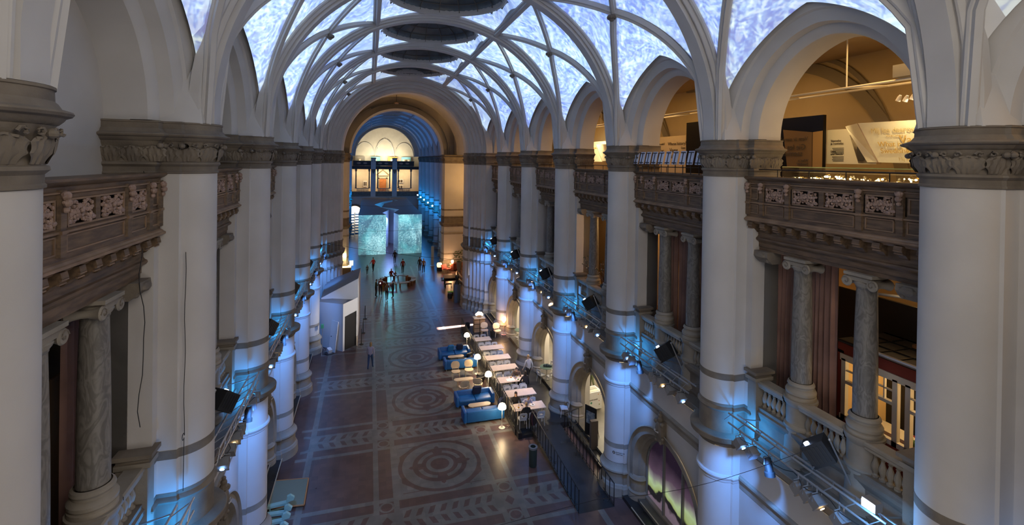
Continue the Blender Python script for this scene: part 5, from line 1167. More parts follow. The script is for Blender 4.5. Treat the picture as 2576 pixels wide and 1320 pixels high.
# aurora picture behind the nearest archway
def aurora_mat():
    m, N, L, B = newmat('aurora_print'); tc = N.new('ShaderNodeTexCoord'); sp_ = N.new('ShaderNodeSeparateXYZ'); L.new(tc.outputs['Object'], sp_.inputs[0])
    n = N.new('ShaderNodeTexNoise'); n.inputs['Scale'].default_value = .9; n.inputs['Detail'].default_value = 3; L.new(tc.outputs['Object'], n.inputs['Vector'])
    def M_(op, a, b_=None, c=None):
        q = N.new('ShaderNodeMath'); q.operation = op
        for i, v in enumerate((a, b_, c)):
            if v is None: continue
            if isinstance(v, (int, float)): q.inputs[i].default_value = v
            else: L.new(v, q.inputs[i])
        return q.outputs[0]
    h = M_('ADD', sp_.outputs[2], M_('MULTIPLY', n.outputs['Fac'], 1.1)); h = M_('ADD', h, M_('MULTIPLY', sp_.outputs[1], .05))
    cr = N.new('ShaderNodeValToRGB'); L.new(M_('DIVIDE', h, 4.2), cr.inputs[0]); e = cr.color_ramp.elements
    cols = [(0, (.045, .03, .045)), (.20, (.10, .075, .095)), (.29, (.14, .10, .125)), (.305, (.012, .010, .012)), (.35, (.012, .010, .012)), (.365, (.26, .32, .11)), (.42, (.33, .42, .22)), (.47, (.20, .19, .17)), (.54, (.075, .045, .07)), (.72, (.012, .006, .014))]
    e[0].color = rgb(cols[0][1]); e[1].position = cols[-1][0]; e[1].color = rgb(cols[-1][1])
    for p_, c_ in cols[1:-1]: q = e.new(p_); q.color = rgb(c_)
    st = N.new('ShaderNodeTexVoronoi'); st.inputs['Scale'].default_value = 9; L.new(tc.outputs['Object'], st.inputs['Vector']); star = M_('LESS_THAN', st.outputs['Distance'], .05)
    mx = N.new('ShaderNodeMix'); mx.data_type = 'RGBA'; L.new(M_('MULTIPLY', star, M_('GREATER_THAN', h, 2.1)), mx.inputs[0]); L.new(cr.outputs[0], mx.inputs[6]); mx.inputs[7].default_value = (.4, .35, .4, 1)
    L.new(mx.outputs[2], B.inputs['Base Color']); L.new(mx.outputs[2], B.inputs['Emission Color']); B.inputs['Emission Strength'].default_value = 1.0; return m
loc, rot = place(1, midY(2)); t = thing('aurora_window', 'arched backlit picture of green northern lights over a snowy road, nearest arch', 'picture', loc)
arcs = lambda w_, r_: [(-w_, .3)]+[(-w_*cos(pi*i/24), 1.6+r_*sin(pi*i/24)) for i in range(25)]+[(w_, .3)]
b = MB(); P_ = arcs(1.72, 1.72); b.add([(1.2, y, z) for y, z in P_]+[(1.24, y, z) for y, z in P_], [tuple(range(len(P_))), tuple(range(2*len(P_)-1, len(P_)-1, -1))], aurora_mat()); b.build('picture', t)
b = MB(); b.tube([(1.15, y, z) for y, z in P_], .05, mat('grey_window_frame', (.2, .2, .19), .5), 5)
for y in (-.58, .58): b.box(1.11, 1.2, y-.035, y+.035, .3, 1.6+1.72*sqrt(1-(y/1.72)**2), mat('grey_window_frame', (.2, .2, .19), .5))
b.box(1.05, 1.25, -1.75, 1.75, .25, .38, stone_light); b.build('frame', t)
# small printed sign on the shaft of the third pier
t = thing('pillar_sign', 'tiny round black emblem with two printed lines low on the third pier', 'sign', (AX+W0+.624, pierY(3), 0)); Q = lambda a, z, r=.632: (r*-cos(a), r*sin(a), z)
b = MB(); b.lathe([(.028, 0), (.06, 0)], ink, n=16, T=Matrix.Translation(Q(R(-42), 1.72)) @ Matrix.Rotation(R(42), 4, 'Z') @ Matrix.Rotation(pi/2, 4, 'Y')); b.build('emblem', t); text('Samling & Café', 'lettering', .06, Q(R(-50), 1.73, .64), (pi/2, 0, R(-38)), ink, t); text('Museum Café', 'lettering', .05, Q(R(-50), 1.66, .64), (pi/2, 0, R(-38)), ink, t)
# white booth
bw = mat('booth_white', (.60, .60, .62), .6); bgrey = mat('booth_roof_felt', (.20, .195, .20), .85)
t = thing('white_booth', 'white angular booth with sloping grey roofs and a black curtained doorway', 'booth')
A = [(-3.4, 38.2), (-1.68, 36.67), (-.72, 37.67), (-.7, 38.4), (-3.4, 40.6)]
b = MB(); vs = [(x, y, z) for z in (0, 3.25) for x, y in A]; vs[6] = (-1.68, 36.67, 3.4); vs[7] = (-.72, 37.67, 3.55); n = 5
b.add(vs, [(0, 1, 6, 5), (2, 3, 8, 7), (3, 4, 9, 8), (4, 0, 5, 9)], bw)
def L2(p, q, u, z): return (p[0]+(q[0]-p[0])*u, p[1]+(q[1]-p[1])*u, z)
p, q = A[1], A[2]; b.add([L2(p, q, 0, 0), L2(p, q, .12, 0), L2(p, q, .12, 2.45), L2(p, q, 0, 3.4)], [(0, 1, 2, 3)], bw); b.add([L2(p, q, .93, 0), L2(p, q, 1, 0), L2(p, q, 1, 3.55), L2(p, q, .93, 2.6)], [(0, 1, 2, 3)], bw); b.add([L2(p, q, 0, 3.4), L2(p, q, .12, 2.45), L2(p, q, .93, 2.6), L2(p, q, 1, 3.55)], [(0, 1, 2, 3)], bw)
b.build('front_volume', t); MB().add(vs[5:], [(0, 1, 2, 3, 4)], bgrey).build('front_roof', t)
b = MB(); Bt = [(-3.35, 38.9, 3.35), (-.7, 38.1, 4.85), (-.62, 43.9, 4.4), (-3.4, 43.9, 3.4)]; Bb = [(x, y, 0) for x, y, z in Bt]; b.add(Bb+Bt, [(0, 1, 5, 4), (1, 2, 6, 5), (2, 3, 7, 6), (3, 0, 4, 7)], bw); b.build('rear_volume', t); MB().add([(x, y, z+.01) for x, y, z in Bt], [(0, 1, 2, 3)], bgrey).build('rear_roof', t)
b = MB(); row = []; 
for j in range(2): row.append([(L2(p, q, .12+.81*i/40, 0)[0]-.03+.03*sin(i*1.1), L2(p, q, .12+.81*i/40, 0)[1]+.05+.03*sin(i*1.1), (.02, 2.5)[j]) for i in range(41)])
b.loft(row, black, False); b.build('black_curtain', t)
t = thing('loose_panel', 'white door panel leaning on the front side of the white booth', 'panel', (-2.42, 36.82, 0)); T = TR(0, 0, 0, atan2(-.65, .55)) @ Matrix.Rotation(R(-7), 4, 'X'); MB().box(-.36, .36, -.02, .02, 0, 2.15, bw, T).build('panel', t); MB().lathe([(.001, 0), (.03, 0), (.03, .03)], black, n=10, T=T @ Matrix.Translation((-.2, -.03, 1.05)) @ Matrix.Rotation(pi/2, 4, 'X')).build('lock', t)
tag(MB().tube([(-3.55, 36.9, 0), (-3.62, 37.1, 4.6)], .025, steel, 6).build('leaning_pole'), 'long thin pole leaning on the pier beside the white booth', 'pole')
t = thing('lamp_stand', 'thin tripod light stand with a small green-topped lamp beside the white booth', 'light stand', (-3.05, 36.55, 0)); b = MB(); b.tube([(0, 0, .3), (0, 0, 1.9)], .02, steel, 6); [b.tube([(0, 0, .5), (.35*cos(a), .35*sin(a), 0)], .014, steel, 5) for a in (.5, 2.6, 4.7)]; b.build('tripod', t); MB().box(-.09, .09, -.12, .12, 1.85, 2.1, mat('green_lamp_case', (.05, .25, .12), .5)).build('lamp_head', t)
t = thing('floor_projector', 'small white lamp box lying with cables on the floor by the booth', 'lamp', (-2.6, 36.75, 0)); MB().box(-.13, .13, -.18, .18, .04, .3, bw, TR(0, 0, 0, .5, .3)).build('case', t); MB().tube([(.2*cos(i*.9)*(1+i*.06), .2*sin(i*.9)*(1+.04*i)-.2, .012) for i in range(22)], .01, black, 5).build('cable', t)
for i, (x_, y_) in enumerate(((-.42, 37.75), (-.32, 40.2), (-.2, 43.7))):
    t = thing('barrier_post', ['nearest', 'middle', 'farthest'][i]+' black belt barrier post beside the white booth', 'post', (x_, y_, 0)); MB().lathe([(.001, 0), (.17, 0), (.16, .03), (.03, .05), (.028, 1.15), (.001, 1.17)], black, n=12).build('post', t)
    if i < 2: MB().tube([(0, 0, 1.08), (.05, 1.2, .95), (.1, 2.45+i, 1.08)], .012, black, 4).build('belt', t)
tag(MB().box(-.75, -.68, 37.5, 37.56, 0, .75, ash, TR(0, 0, 0)).build('wooden_slat'), 'small wooden slat leaning by the booth doorway', 'board')
# front floor: pin board table and mint hobby horses
t = thing('low_board_table', 'low flat grey-green board with a wooden rim lying near the front pier', 'board', (0, 0, 0)); gb = mat('felt_board', (.20, .24, .19), .9); b = MB(); b.prism([(-4.2, 20.8), (-2.33, 20.62), (-2.35, 22.3), (-4.25, 22.55)], .06, .1, gb); b.build('board', t)
b = MB(); P_ = [(-4.2, 20.8), (-2.33, 20.62), (-2.35, 22.3), (-4.25, 22.55)]; [b.tube([(P_[i][0], P_[i][1], .09), (P_[(i+1) % 4][0], P_[(i+1) % 4][1], .09)], .03, mat('orange_wood_rim', (.45, .22, .08), .5), 6) for i in range(4)]; b.build('rim', t)
for i, (y_, r_) in enumerate(((20.35, .12), (19.85, -.05), (19.4, .05), (18.95, -.1))):
    t = thing('trestle_horse', '%s small mint-green wooden horse beside the low board' % ['farthest', 'second', 'third', 'nearest'][i], 'toy horse', (-3.2, y_, 0), r_); mint = mat('mint_paint', (.30, .50, .44), .6)
    b = MB(); b.box(-.38, .3, -.09, .09, .42, .5, mint); b.build('body', t)
    for x_ in (-.3, .22):
        for sg in (-1, 1): MB().tube([(x_, sg*.06, .44), (x_, sg*.17, 0)], .025, mint, 4, smooth=False).build('leg', t)
    b = MB(); b.box(-.34, .26, -.15, -.12, .16, .2, mint); b.box(-.34, .26, .12, .15, .16, .2, mint); b.build('stretcher', t); b = MB(); b.prism([(.26, .44), (.36, .5), (.52, .52), (.56, .62), (.42, .74), (.3, .7)], -.06, .06, mint, T=Matrix.Rotation(pi/2, 4, 'X')); b.build('head', t)
tag(MB().box(-3.98, -3.9, 25.5, 26.3, .02, 2.2, mat('pale_pink_board', (.5, .42, .4), .7), Matrix.Rotation(0, 4, 'Z')).build('leaning_board'), 'tall pale board leaning between two piers on the booth side', 'board')
# crossing: ring of benches, piano, reception, lounge corner
bench_w = mat('dark_bench_wood', (.16, .07, .035), .4); bench_t = mat('white_bench_seat', (.26, .26, .26), .6)
BX, BY = 3.12, 55.4
for i in range(8):
    a0 = R(22.5+45*i); a1, a2 = a0-R(18), a0+R(18); top = bench_t if i in (2, 3, 4, 5, 6, 7, 0) and i not in (1, 2) else bench_w
    lab = ['bench of the ring nearest the piano', 'dark curved bench of the ring on the far side, empty', 'curved bench of the ring on which the man sits', 'bench of the ring on the far booth side', 'bench of the ring on the near booth side behind the phone users', 'near bench of the ring behind the standing group', 'near middle bench of the ring with a white seat', 'near bench of the ring on the piano side'][i]
    t = thing('curved_bench', lab, 'bench', (BX, BY, 0), 0, 'ring of benches'); b = MB(); r0, r1 = 1.62, 2.08; P_ = [(r1*cos(a1+(a2-a1)*j/6), r1*sin(a1+(a2-a1)*j/6)) for j in range(7)]+[(r0*cos(a2-(a2-a1)*j/6), r0*sin(a2-(a2-a1)*j/6)) for j in range(7)]; b.prism(P_, .46, .52, top); b.build('seat', t)
    for aa in (a1+.03, a2-.03): MB().prism([(r_*cos(aa+e), r_*sin(aa+e)) for r_, e in ((r1-.04, -.03), (r1-.04, .03), (r0+.04, .03), (r0+.04, -.03))], 0, .46, bench_w).build('leg', t)
t = thing('grand_piano', 'black grand piano with closed lid near the orange-lit crossing pier', 'piano', (8.65, 53.2, 0)); pb = mat('piano_black', (.018, .012, .009), .15); P_ = [(-.75, -.7), (.75, -.7), (.75, .1), (.6, .6), (.25, .95), (-.2, 1.05), (-.6, .9), (-.75, .5)]
T = Matrix.Rotation(R(-95), 4, 'Z'); MB().prism(P_, .68, .98, pb, T).build('case', t); MB().prism([(x*1.02, y*1.02) for x, y in P_], .985, 1.01, mat('piano_lid', (.10, .055, .03), .18), T).build('lid', t); MB().box(-.7, .7, -.95, -.7, .68, .76, pb, T).build('keyboard', t)
for x_, y_ in ((-.6, -.55), (.6, -.55), (-.1, .8)): MB().tube([T @ Vector((x_, y_, .68)), T @ Vector((x_, y_, 0))], .06, pb, 6).build('leg', t)
t = thing('piano_stool', 'low black stool under the piano', 'stool', (8.35, 52.2, 0)); MB().box(-.35, .35, -.18, .18, .42, .5, black).build('seat', t); [MB().tube([(x_, y_, .42), (x_, y_, 0)], .02, black, 5).build('leg', t) for x_ in (-.3, .3) for y_ in (-.14, .14)]
t = thing('black_bust', 'black head-shaped sculpture on a tall grey plinth beside the stepped pier', 'sculpture', (8.35, 46.9, 0)); MB().box(-.3, .3, -.3, .3, 0, 1.75, mat('grey_plinth', (.10, .10, .105), .6)).build('plinth', t); b = MB(); b.lathe([(.26, 1.75), (.2, 1.95), (.1, 2.1), (.12, 2.2), (.2, 2.35), (.19, 2.55), (.001, 2.66)], black, n=12); b.build('bust', t)
t = thing('green_side_table', 'low dark stand with a bright green top by the black pot', 'table', (8.1, 49.2, 0)); MB().box(-.3, .3, -.22, .22, .38, .42, mat('apple_green', (.10, .35, .02), .5)).build('top', t); MB().box(-.26, .26, -.18, .18, 0, .38, black).build('stand', t)
tag(MB().lathe([(.001, 0), (.22, 0), (.26, .25), (.24, .5), (.001, .5)], black, (7.9, 48.3, 0), 14).build('black_pot'), 'round black pot stool near the grey plinth', 'pot')
t = thing('reception_desk', 'brightly lit reception desk with glowing top beside the crossing pier', 'desk', (-2.75, 61.0, 0)); MB().box(-1.2, .75, -.6, .6, 0, .98, mat('desk_front', (.16, .12, .08), .5)).build('front', t); MB().box(-1.25, .8, -.65, .65, .98, 1.04, glow('lit_counter', (1, .78, .35), 3.0)).build('counter_top', t)
t = thing('lit_shelf', 'lit shelf of small bright boxes behind the reception desk', 'shelf', (-2.9, 62.6, 0)); MB().box(-1, .4, 0, .15, 1.0, 2.8, mat('shelf_wall', (.7, .5, .2), .7)).build('back_panel', t)
for i in range(8): MB().box(-.85+.3*(i % 4), -.68+.3*(i % 4), -.12, 0, 1.3+.45*(i//4), 1.55+.45*(i//4), glow('lit_box', (1, .7, .3), 4)).build('box', t)
light('desk_glow', 'POINT', (-2.7, 60.9, 2.2), 90, (1, .75, .35), size=.2)
t = thing('info_screen', 'white screen on a stand beside the reception desk', 'screen', (-1.95, 61.6, 0)); MB().box(-.22, .22, -.03, .03, .95, 1.55, glow('screen_white', (.8, .8, .75), .9)).build('screen', t); MB().tube([(0, 0, 0), (0, 0, .95)], .03, steel, 6).build('stand', t)
t = thing('dark_shrub', 'small dark pot plant behind the white booth on the crossing floor', 'plant', (-1.5, 59.0, 0)); MB().lathe([(.12, 0), (.16, .35), (.12, .35)], black, n=10).build('pot', t); b = MB(); rnd = random.Random(8); [b.ball((rnd.uniform(-.3, .3), rnd.uniform(-.3, .3), .5+rnd.random()*.4), .09, mat('dark_leaves', (.015, .02, .01), .7), 5, 4) for _ in range(16)]; b.build('leaves', t)
tall_lamp((10.1, 60.2, 0), 'orange-glowing standing lamp beside the pink armchair', rose, 160)
t = thing('cube_lamp', 'low white glowing drum lamp on a dark block beside the pink armchair', 'lamp', (8.55, 60.7, 0)); MB().box(-.3, .3, -.25, .25, 0, .45, black).build('block', t); b = MB(); b.lathe([(.001, .47), (.26, .47), (.32, .6), (.32, .85), (.26, .98), (.001, .98)], glow('drum_glow', (1, .66, .3), 2.2), n=16); b.build('lamp_shade', t)
t = thing('pink_armchair', 'pink cushioned armchair with wooden legs in the orange-lit corner', 'chair', (9.35, 59.6, 0), R(35)); pk = mat('pink_wool', (.50, .10, .09), .85, (.42, .07, .07), 6)
b = MB(); rbox(b, -.38, .38, -.35, .35, .36, .5, pk, .08); b.build('seat', t); b = MB(); b.box(-.4, .4, .3, .42, .4, 1.0, pk, TR(0, .05, 0, 0, R(-14))); b.build('backrest', t); [MB().tube([(x_, y_, .36), (x_*1.15, y_*1.15, 0)], .025, ash, 6).build('leg', t) for x_ in (-.32, .32) for y_ in (-.28, .28)]; [MB().tube([(x_, -.3, .58), (x_, .35, .64)], .025, ash, 6).build('armrest', t) for x_ in (-.4, .4)]
t = thing('curved_sofa', 'reddish curved sofa against the warm pier behind the orange lamp', 'sofa', (10.9, 59.9, 0)); b = MB(); b.prism([(1.2*cos(a), .9*sin(a)) for a in [pi*i/12 for i in range(13)]]+[(.7*cos(a), .45*sin(a)) for a in [pi-pi*i/12 for i in range(13)]], .1, .95, mat('rust_fabric', (.2, .05, .03), .8)); b.build('backrest', t)
t = thing('potted_tree', 'leafy green plant in a tall stone vase by the crossing steps', 'plant', (10.5, 57.6, 0)); MB().lathe([(.2, 0), (.16, .3), (.3, 1.0), (.33, 1.6), (.28, 1.65)], stone_light, n=14).build('vase', t); b = MB(); rnd = random.Random(3); gl_ = mat('bright_leaf', (.05, .12, .02), .6)
for i in range(60): p_ = Vector((rnd.uniform(-.7, .4), rnd.uniform(-.5, .5), 1.7+rnd.random()*1.3)); b.ball(p_, .1, gl_, 5, 3, (1.2, .8, .35))
b.build('foliage', t)
for i in range(4): tag(MB().tube([(11.6-(1.6-.28*i)*cos(a), 55.5+(4.6-.5*i)*sin(a), .2+.25*i) for a in [R(-50+10*j) for j in range(11)]], .13, oakfl, 5).build('curved_stair_step'), '%s curved dark wooden step by the warm-lit crossing wall' % ['lowest', 'second', 'third', 'top'][i], 'step', 'curved steps by the crossing wall')
t = thing('tall_sign', 'thin upright blue-lit sign post at the corner of the far hall', 'sign', (8.05, 63.6, 0)); MB().box(-.18, .18, -.03, .03, .1, 2.6, mat('sign_panel', (.3, .35, .4), .4)).build('panel', t); MB().box(-.3, .3, -.15, .15, 0, .08, steel).build('foot', t)
tag(MB().box(-.12, .12, -.06, .06, 0, 7.2, steel, TR(9.0, 44.2, 3.2)).build('column_loudspeaker'), 'narrow vertical grey loudspeaker on the stepped end pier of the café side', 'loudspeaker')
# the ice block of the exhibition with its zigzag canyon
ice = mat('block_screen', (.62, .64, .66), .7); roofm = mat('block_roof', (.17, .17, .175), .8)
t = thing('ice_block', 'huge pale box showing projected turquoise ice, split by a zigzag canyon, far hall', 'exhibition block')
Lp = [(2.45, 73), (1.97, 75.8), (3.04, 80), (.9, 89.8), (2.5, 95.3), (4.48, 99), (3.4, 105.5)]; Rp = [(4.2, 73), (3.65, 75.6), (4.72, 80.6), (2.11, 85.1), (2.69, 91.5), (5.49, 98.1), (4.2, 105.5)]
for nm_, P_ in (('booth_half', [(-1.4, 73)]+Lp+[(-1.4, 105.5)]), ('lamp_half', [(7.6, 73)]+Rp+[(7.6, 105.5)])):
    n = len(P_); b = MB(); vs = [(x, y, 0) for x, y in P_]+[(x, y, 5.75) for x, y in P_]; b.add(vs, [(i, (i+1) % n, n+(i+1) % n, n+i) for i in range(n)], ice); b.build(nm_, t); MB().add([(x, y, 5.76) for x, y in P_], [tuple(range(n))], roofm).build('roof', t)
IC = bpy.data.collections.new('block_surfaces'); [IC.objects.link(o) for o in bpy.data.objects if o.name.startswith(('booth_half', 'lamp_half'))]
frost_light('ice_projector', (.5, 62.5, 6.2), (.5, 73, 2.8), 4200, 1, spot=60, recv=IC, scale=2.2, ice=True); frost_light('ice_projector', (5.9, 62.5, 6.2), (5.9, 73, 2.8), 4200, 2, spot=60, recv=IC, scale=2.2, ice=True)
light('canyon_light', 'AREA', (3.3, 78, 5.0), 260, (.25, .38, 1), (3.3, 76, 0), 1.0, sy=3); light('canyon_light', 'AREA', (3.2, 90, 4.6), 900, (.05, .45, 1), (3.2, 90, 0), 2.0, sy=8)
light('ice_spill', 'SPOT', (3, 71.5, 5.4), 500, (.05, .75, .8), (3, 63, 0), .5, 100, 1)
# bright lamps along the far hall, ladders, cables
fl = glow('far_lamp_lens', (.35, .7, 1), 60)
for i in range(6):
    y_ = 78.27+6.18*i; t = thing('far_stage_lamp', '%s bright blue-white lamp of the far row, counted from the crossing' % ON[i], 'spotlight', (9.75, y_, 6.5), 0, 'bright lamps of the far hall'); MB().box(-.1, .1, -.12, .2, -.12, .12, black).build('housing', t); MB().ball((0, -.14, 0), .13, fl, 10, 7).build('lens', t)
for i, (x_, y_) in enumerate(((-2.85, 93.8), (-2.1, 94.5))):
    t = thing('chair_stack', ['nearer', 'farther'][i]+' blue-lit stack of shelves or chairs left of the ice block'.replace('left of', 'beside'), 'rack', (x_, y_, 0)); [MB().box(-.35, .35, -.3, .3, .5*j, .5*j+.14, bw).build('shelf', t) for j in range(8)]; [MB().box(q-.04, q+.04, -.3, -.24, 0, 4, bw).build('post', t) for q in (-.32, .32)]
for p0, p1, r_, lb in (((6, 11.76, 4.77), (9.9, 8.99, 7.05), .006, 'thin steel wire crossing the nearest bay down to the ramp'), ((-3.2, 42, 6.9), (9.6, 31.5, 6.9), .012, 'thin black cable strung across the hall before the end arch'), ((-3, 63.5, 4.9), (9.4, 63.5, 5.1), .015, 'dark cable strung in front of the ice block at mid height'), ((-3, 64.5, 8), (9.4, 64.5, 8.1), .012, 'dark cable strung over the top of the ice block')):
    P0, P1 = Vector(p0), Vector(p1); tag(MB().tube([P0.lerp(P1, i/12)-Vector((0, 0, .25*sin(pi*i/12))) for i in range(13)], r_, iron, 5).build('cable'), lb, 'cable')
tag(MB().tube([(6, 11.76, 4.77), (1.5, 14.9, 2.0)], .006, iron, 5).build('cable'), 'lower end of the thin wire reaching the dark floor', 'cable')
b = MB(); b.tube([(-4.2+.02*sin(i*1.7), 11.05+.12*sin(i*.8), 13.5-.33*i) for i in range(16)], .008, black, 5); tag(b.build('hanging_cable'), 'thin loose cable hanging from the nearest balcony on the booth side', 'cable')
b = MB(); b.tube([(-3.66, 11.64+.035*sin(i*1.3), 11.8-.35*i) for i in range(12)]+[(-3.66, 11.60+.06*cos(a), 7.95+.07*sin(a)) for a in [.7*j for j in range(9)]]+[(-3.66, 11.62, 6.8)], .007, black, 5); tag(b.build('hanging_cable'), 'thin looped cable hanging down the second pier on the booth side', 'cable')
for i in range(3): light('aisle_bright', 'POINT', (13.0, (24.6, 29.8, 36.0)[i], 2.6), (160, 420, 420)[i], (1, .86, .60), size=.4)

# ================================================================= PEOPLE
skinm = mat('skin', (.45, .27, .19), .6); shoe = mat('dark_shoes', (.02, .02, .02), .5); hair_d = mat('dark_hair', (.015, .01, .008), .5); hair_l = mat('fair_hair', (.35, .22, .10), .6)
JN = ['pelvis', 'chest', 'neck', 'head']
def person(loc, rot, lab, top, legs, hair=hair_d, pose='stand', sc=1.0, shoes=shoe, longhair=False, step=0., arms='down', lean=0.):
    root = thing('person', lab, 'person', loc, rot); root.scale = (sc,)*3
    sit = pose == 'sit'; pz = .52 if sit else .95; ly = .12*lean
    J = {'pelvis': (0, 0, pz, .145, .115), 'waist': (0, ly*.6, pz+.18, .13, .105), 'chest': (0, .02+ly*2, pz+.38, .165, .12), 'neck': (0, .03+ly*3, pz+.55, .055, .055), 'head0': (0, .05+ly*3.3, pz+.63, .075, .085), 'head1': (0, .06+ly*3.6, pz+.75, .072, .085)}
    E = [('pelvis', 'waist', 't'), ('waist', 'chest', 't'), ('chest', 'neck', 't'), ('neck', 'head0', 's'), ('head0', 'head1', 's')]
    for sg, n_ in ((-1, 'l'), (1, 'r')):
        st = step*sg
        if sit: K = (sg*.12, .42, pz+.02); A_ = (sg*.13, .44, .09); T_ = (sg*.14, .6, .05)
        else: K = (sg*.1, .03+st*.5, .5); A_ = (sg*.105, st-.02, .09+max(0, -st)*.15); T_ = (sg*.115, st+.14, .05)
        J['hip'+n_] = (sg*.095, 0, pz-.03, .095, .1); J['knee'+n_] = K+(.062, .065); J['ank'+n_] = A_+(.042, .045); J['toe'+n_] = T_+(.04, .03)
        E += [('pelvis', 'hip'+n_, 'l'), ('hip'+n_, 'knee'+n_, 'l'), ('knee'+n_, 'ank'+n_, 'l'), ('ank'+n_, 'toe'+n_, 'f')]
        cy, cz = J['chest'][1], J['chest'][2]
        S_ = (sg*.18, cy, cz+.09)
        if arms == 'down': el, ha = (sg*.25, cy-.03-st*.3, cz-.2), (sg*.25, cy+.06-st*.6, cz-.43)
        elif arms == 'phone': el, ha = (sg*.24, cy+.02, cz-.2), (sg*.07, cy+.27, cz-.05)
        elif arms == 'table': el, ha = (sg*.27, cy+.12, cz-.2), (sg*.12, cy+.36, cz-.22)
        else: el, ha = (sg*.3, cy+.05, cz-.18), (sg*.34, cy+.22, cz-.36)
        J['sho'+n_] = S_+(.062, .062); J['elb'+n_] = el+(.045, .045); J['wri'+n_] = ha+(.028, .03)
        d = (Vector(ha)-Vector(el)).normalized(); pm_ = Vector(ha)+d*.07; J['palm'+n_] = tuple(pm_)+(.035, .022)
        E += [('chest', 'sho'+n_, 't'), ('sho'+n_, 'elb'+n_, 't'), ('elb'+n_, 'wri'+n_, 't'), ('wri'+n_, 'palm'+n_, 's')]
    names = list(J); me = bpy.data.meshes.new('body'); me.from_pydata([J[n_][:3] for n_ in names], [(names.index(a), names.index(b_)) for a, b_, c in E], [])
    o = bpy.data.objects.new('tmp', me); COL.objects.link(o); md = o.modifiers.new('s', 'SKIN'); md.use_smooth_shade = True
    for i, n_ in enumerate(names): v = me.skin_vertices[0].data[i]; v.radius = J[n_][3:5]; v.use_root = (i == 0)
    o.modifiers.new('u', 'SUBSURF').levels = 1
    dg = bpy.context.evaluated_depsgraph_get(); nm = bpy.data.meshes.new_from_object(o.evaluated_get(dg)); bpy.data.objects.remove(o)
    nm.materials.clear(); MS = {'t': 0, 'l': 1, 's': 2, 'f': 3}
    for m_ in (top, legs, skinm, shoes): nm.materials.append(m_)
    segs = [(Vector(J[a][:3]), Vector(J[b_][:3]), MS[c]) for a, b_, c in E]
    for f in nm.polygons:
        c = f.center; best = 9
        for a, b_, k in segs:
            ab = b_-a; u = max(0, min(1, (c-a).dot(ab)/max(1e-9, ab.length_squared))); dd = (c-a-ab*u).length
            if dd < best: best = dd; f.material_index = k
        f.use_smooth = True
    # face, ears and fingers belong to the same body mesh
    b = MB(); b.v = [tuple(v.co) for v in nm.vertices]; b.f = [tuple(p.vertices) for p in nm.polygons]; b.mi = [p.material_index for p in nm.polygons]; b.ms = [top, legs, skinm, shoes]; b.sm = [True]*len(b.f)
    hx, hy, hz = J['head1'][:3]; hz -= .04
    b.ball((0, hy+.085, hz-.02), .016, skinm, 5, 4, (1, 1.2, 1.5)); [b.ball((q*.032, hy+.078, hz+.012), .009, hair_d, 5, 4) for q in (-1, 1)]; b.tube([(-.022, hy+.08, hz-.062), (.022, hy+.08, hz-.062)], .006, mat('lips', (.3, .1, .09), .5) if 'lips' not in bpy.data.materials else bpy.data.materials['lips'], 4); [b.ball((q*.074, hy, hz), .02, skinm, 5, 4, (.5, 1, 1.4)) for q in (-1, 1)]
    for n_, sg in (('l', -1), ('r', 1)):
        w_, pm_ = Vector(J['wri'+n_][:3]), Vector(J['palm'+n_][:3]); d = (pm_-w_).normalized(); sd_ = d.cross(Vector((0, .3, 1))).normalized() if abs(d.z) < .8 else Vector((0, 1, 0)); 
        for q in range(4):
            p0 = pm_+sd_*(.024*(q-1.5)/1.5); L_ = (.065, .075, .07, .055)[q]; b.tube([p0, p0+d*L_*.5, p0+d*L_*.9+Vector((-sg*.02, 0, -.012))], [.009, .008, .006], skinm, 5)
        p0 = w_+d*.03+sd_*.03; b.tube([p0, p0+d*.03+sd_*.02, p0+d*.06+sd_*.02], [.011, .009, .007], skinm, 5)
    bo = b.build('body', root); bpy.data.meshes.remove(nm)
    hb_ = MB(); rings = []
    for j in range(8):
        ph_ = R(4+106*j/7); ring = []
        for i in range(16):
            a = 2*pi*i/16; pf = min(ph_, R(62)) if sin(a) > .25 else ph_
            ring.append((.083*sin(pf)*cos(a), hy-.012+.094*sin(pf)*sin(a), hz+.008+.105*cos(pf)))
        rings.append(ring)
    if longhair:
        for j in range(3): rings.append([(x*1.05, min(y, hy-.005), z-(.06 if y < hy else 0)) for x, y, z in rings[-1]])
    hb_.loft(rings, hair, True, True); hb_.build('hair', root); return root
def cloth(n_, c, r=.85): return bpy.data.materials.get(n_) or mat(n_, c, r)
blk_c = cloth('black_cloth', (.012, .012, .015)); jean = cloth('blue_jeans', (.04, .08, .2)); red_c = cloth('dark_red_cloth', (.14, .015, .02)); tan_c = cloth('tan_coat', (.22, .13, .07)); grey_c = cloth('light_grey_jacket', (.42, .42, .42)); pale_c = cloth('pale_lilac_jacket', (.40, .37, .48)); khaki = cloth('khaki_trousers', (.10, .12, .06)); brown_c = cloth('brown_jacket', (.12, .08, .06)); green_c = cloth('green_jacket', (.03, .05, .035)); red_b = cloth('red_coat', (.35, .03, .04)); navy_c = cloth('navy_cloth', (.015, .02, .05)); redshoe = cloth('red_shoes', (.4, .02, .03))
person((.22, 33.15, 0), -.25, 'person with fair hair, pale jacket and blue jeans walking alone on the open floor', pale_c, jean, hair_l, step=.22, longhair=True)
person((.78, 50.5, 0), -1.3, 'person in dark green jacket standing outermost of the group by the benches', green_c, blk_c, arms='phone')
person((1.25, 50.9, 0), 2.9, 'person in dark red jacket holding a glowing phone before the benches', red_c, blk_c, arms='phone')
tag(MB().box(-.035, .035, -.005, .005, 0, .14, glow('phone_screen', (.7, .85, 1), 6), TR(1.2, 50.55, 1.28, 0, .4)).build('phone'), 'small glowing phone held by the person in dark red', 'phone')
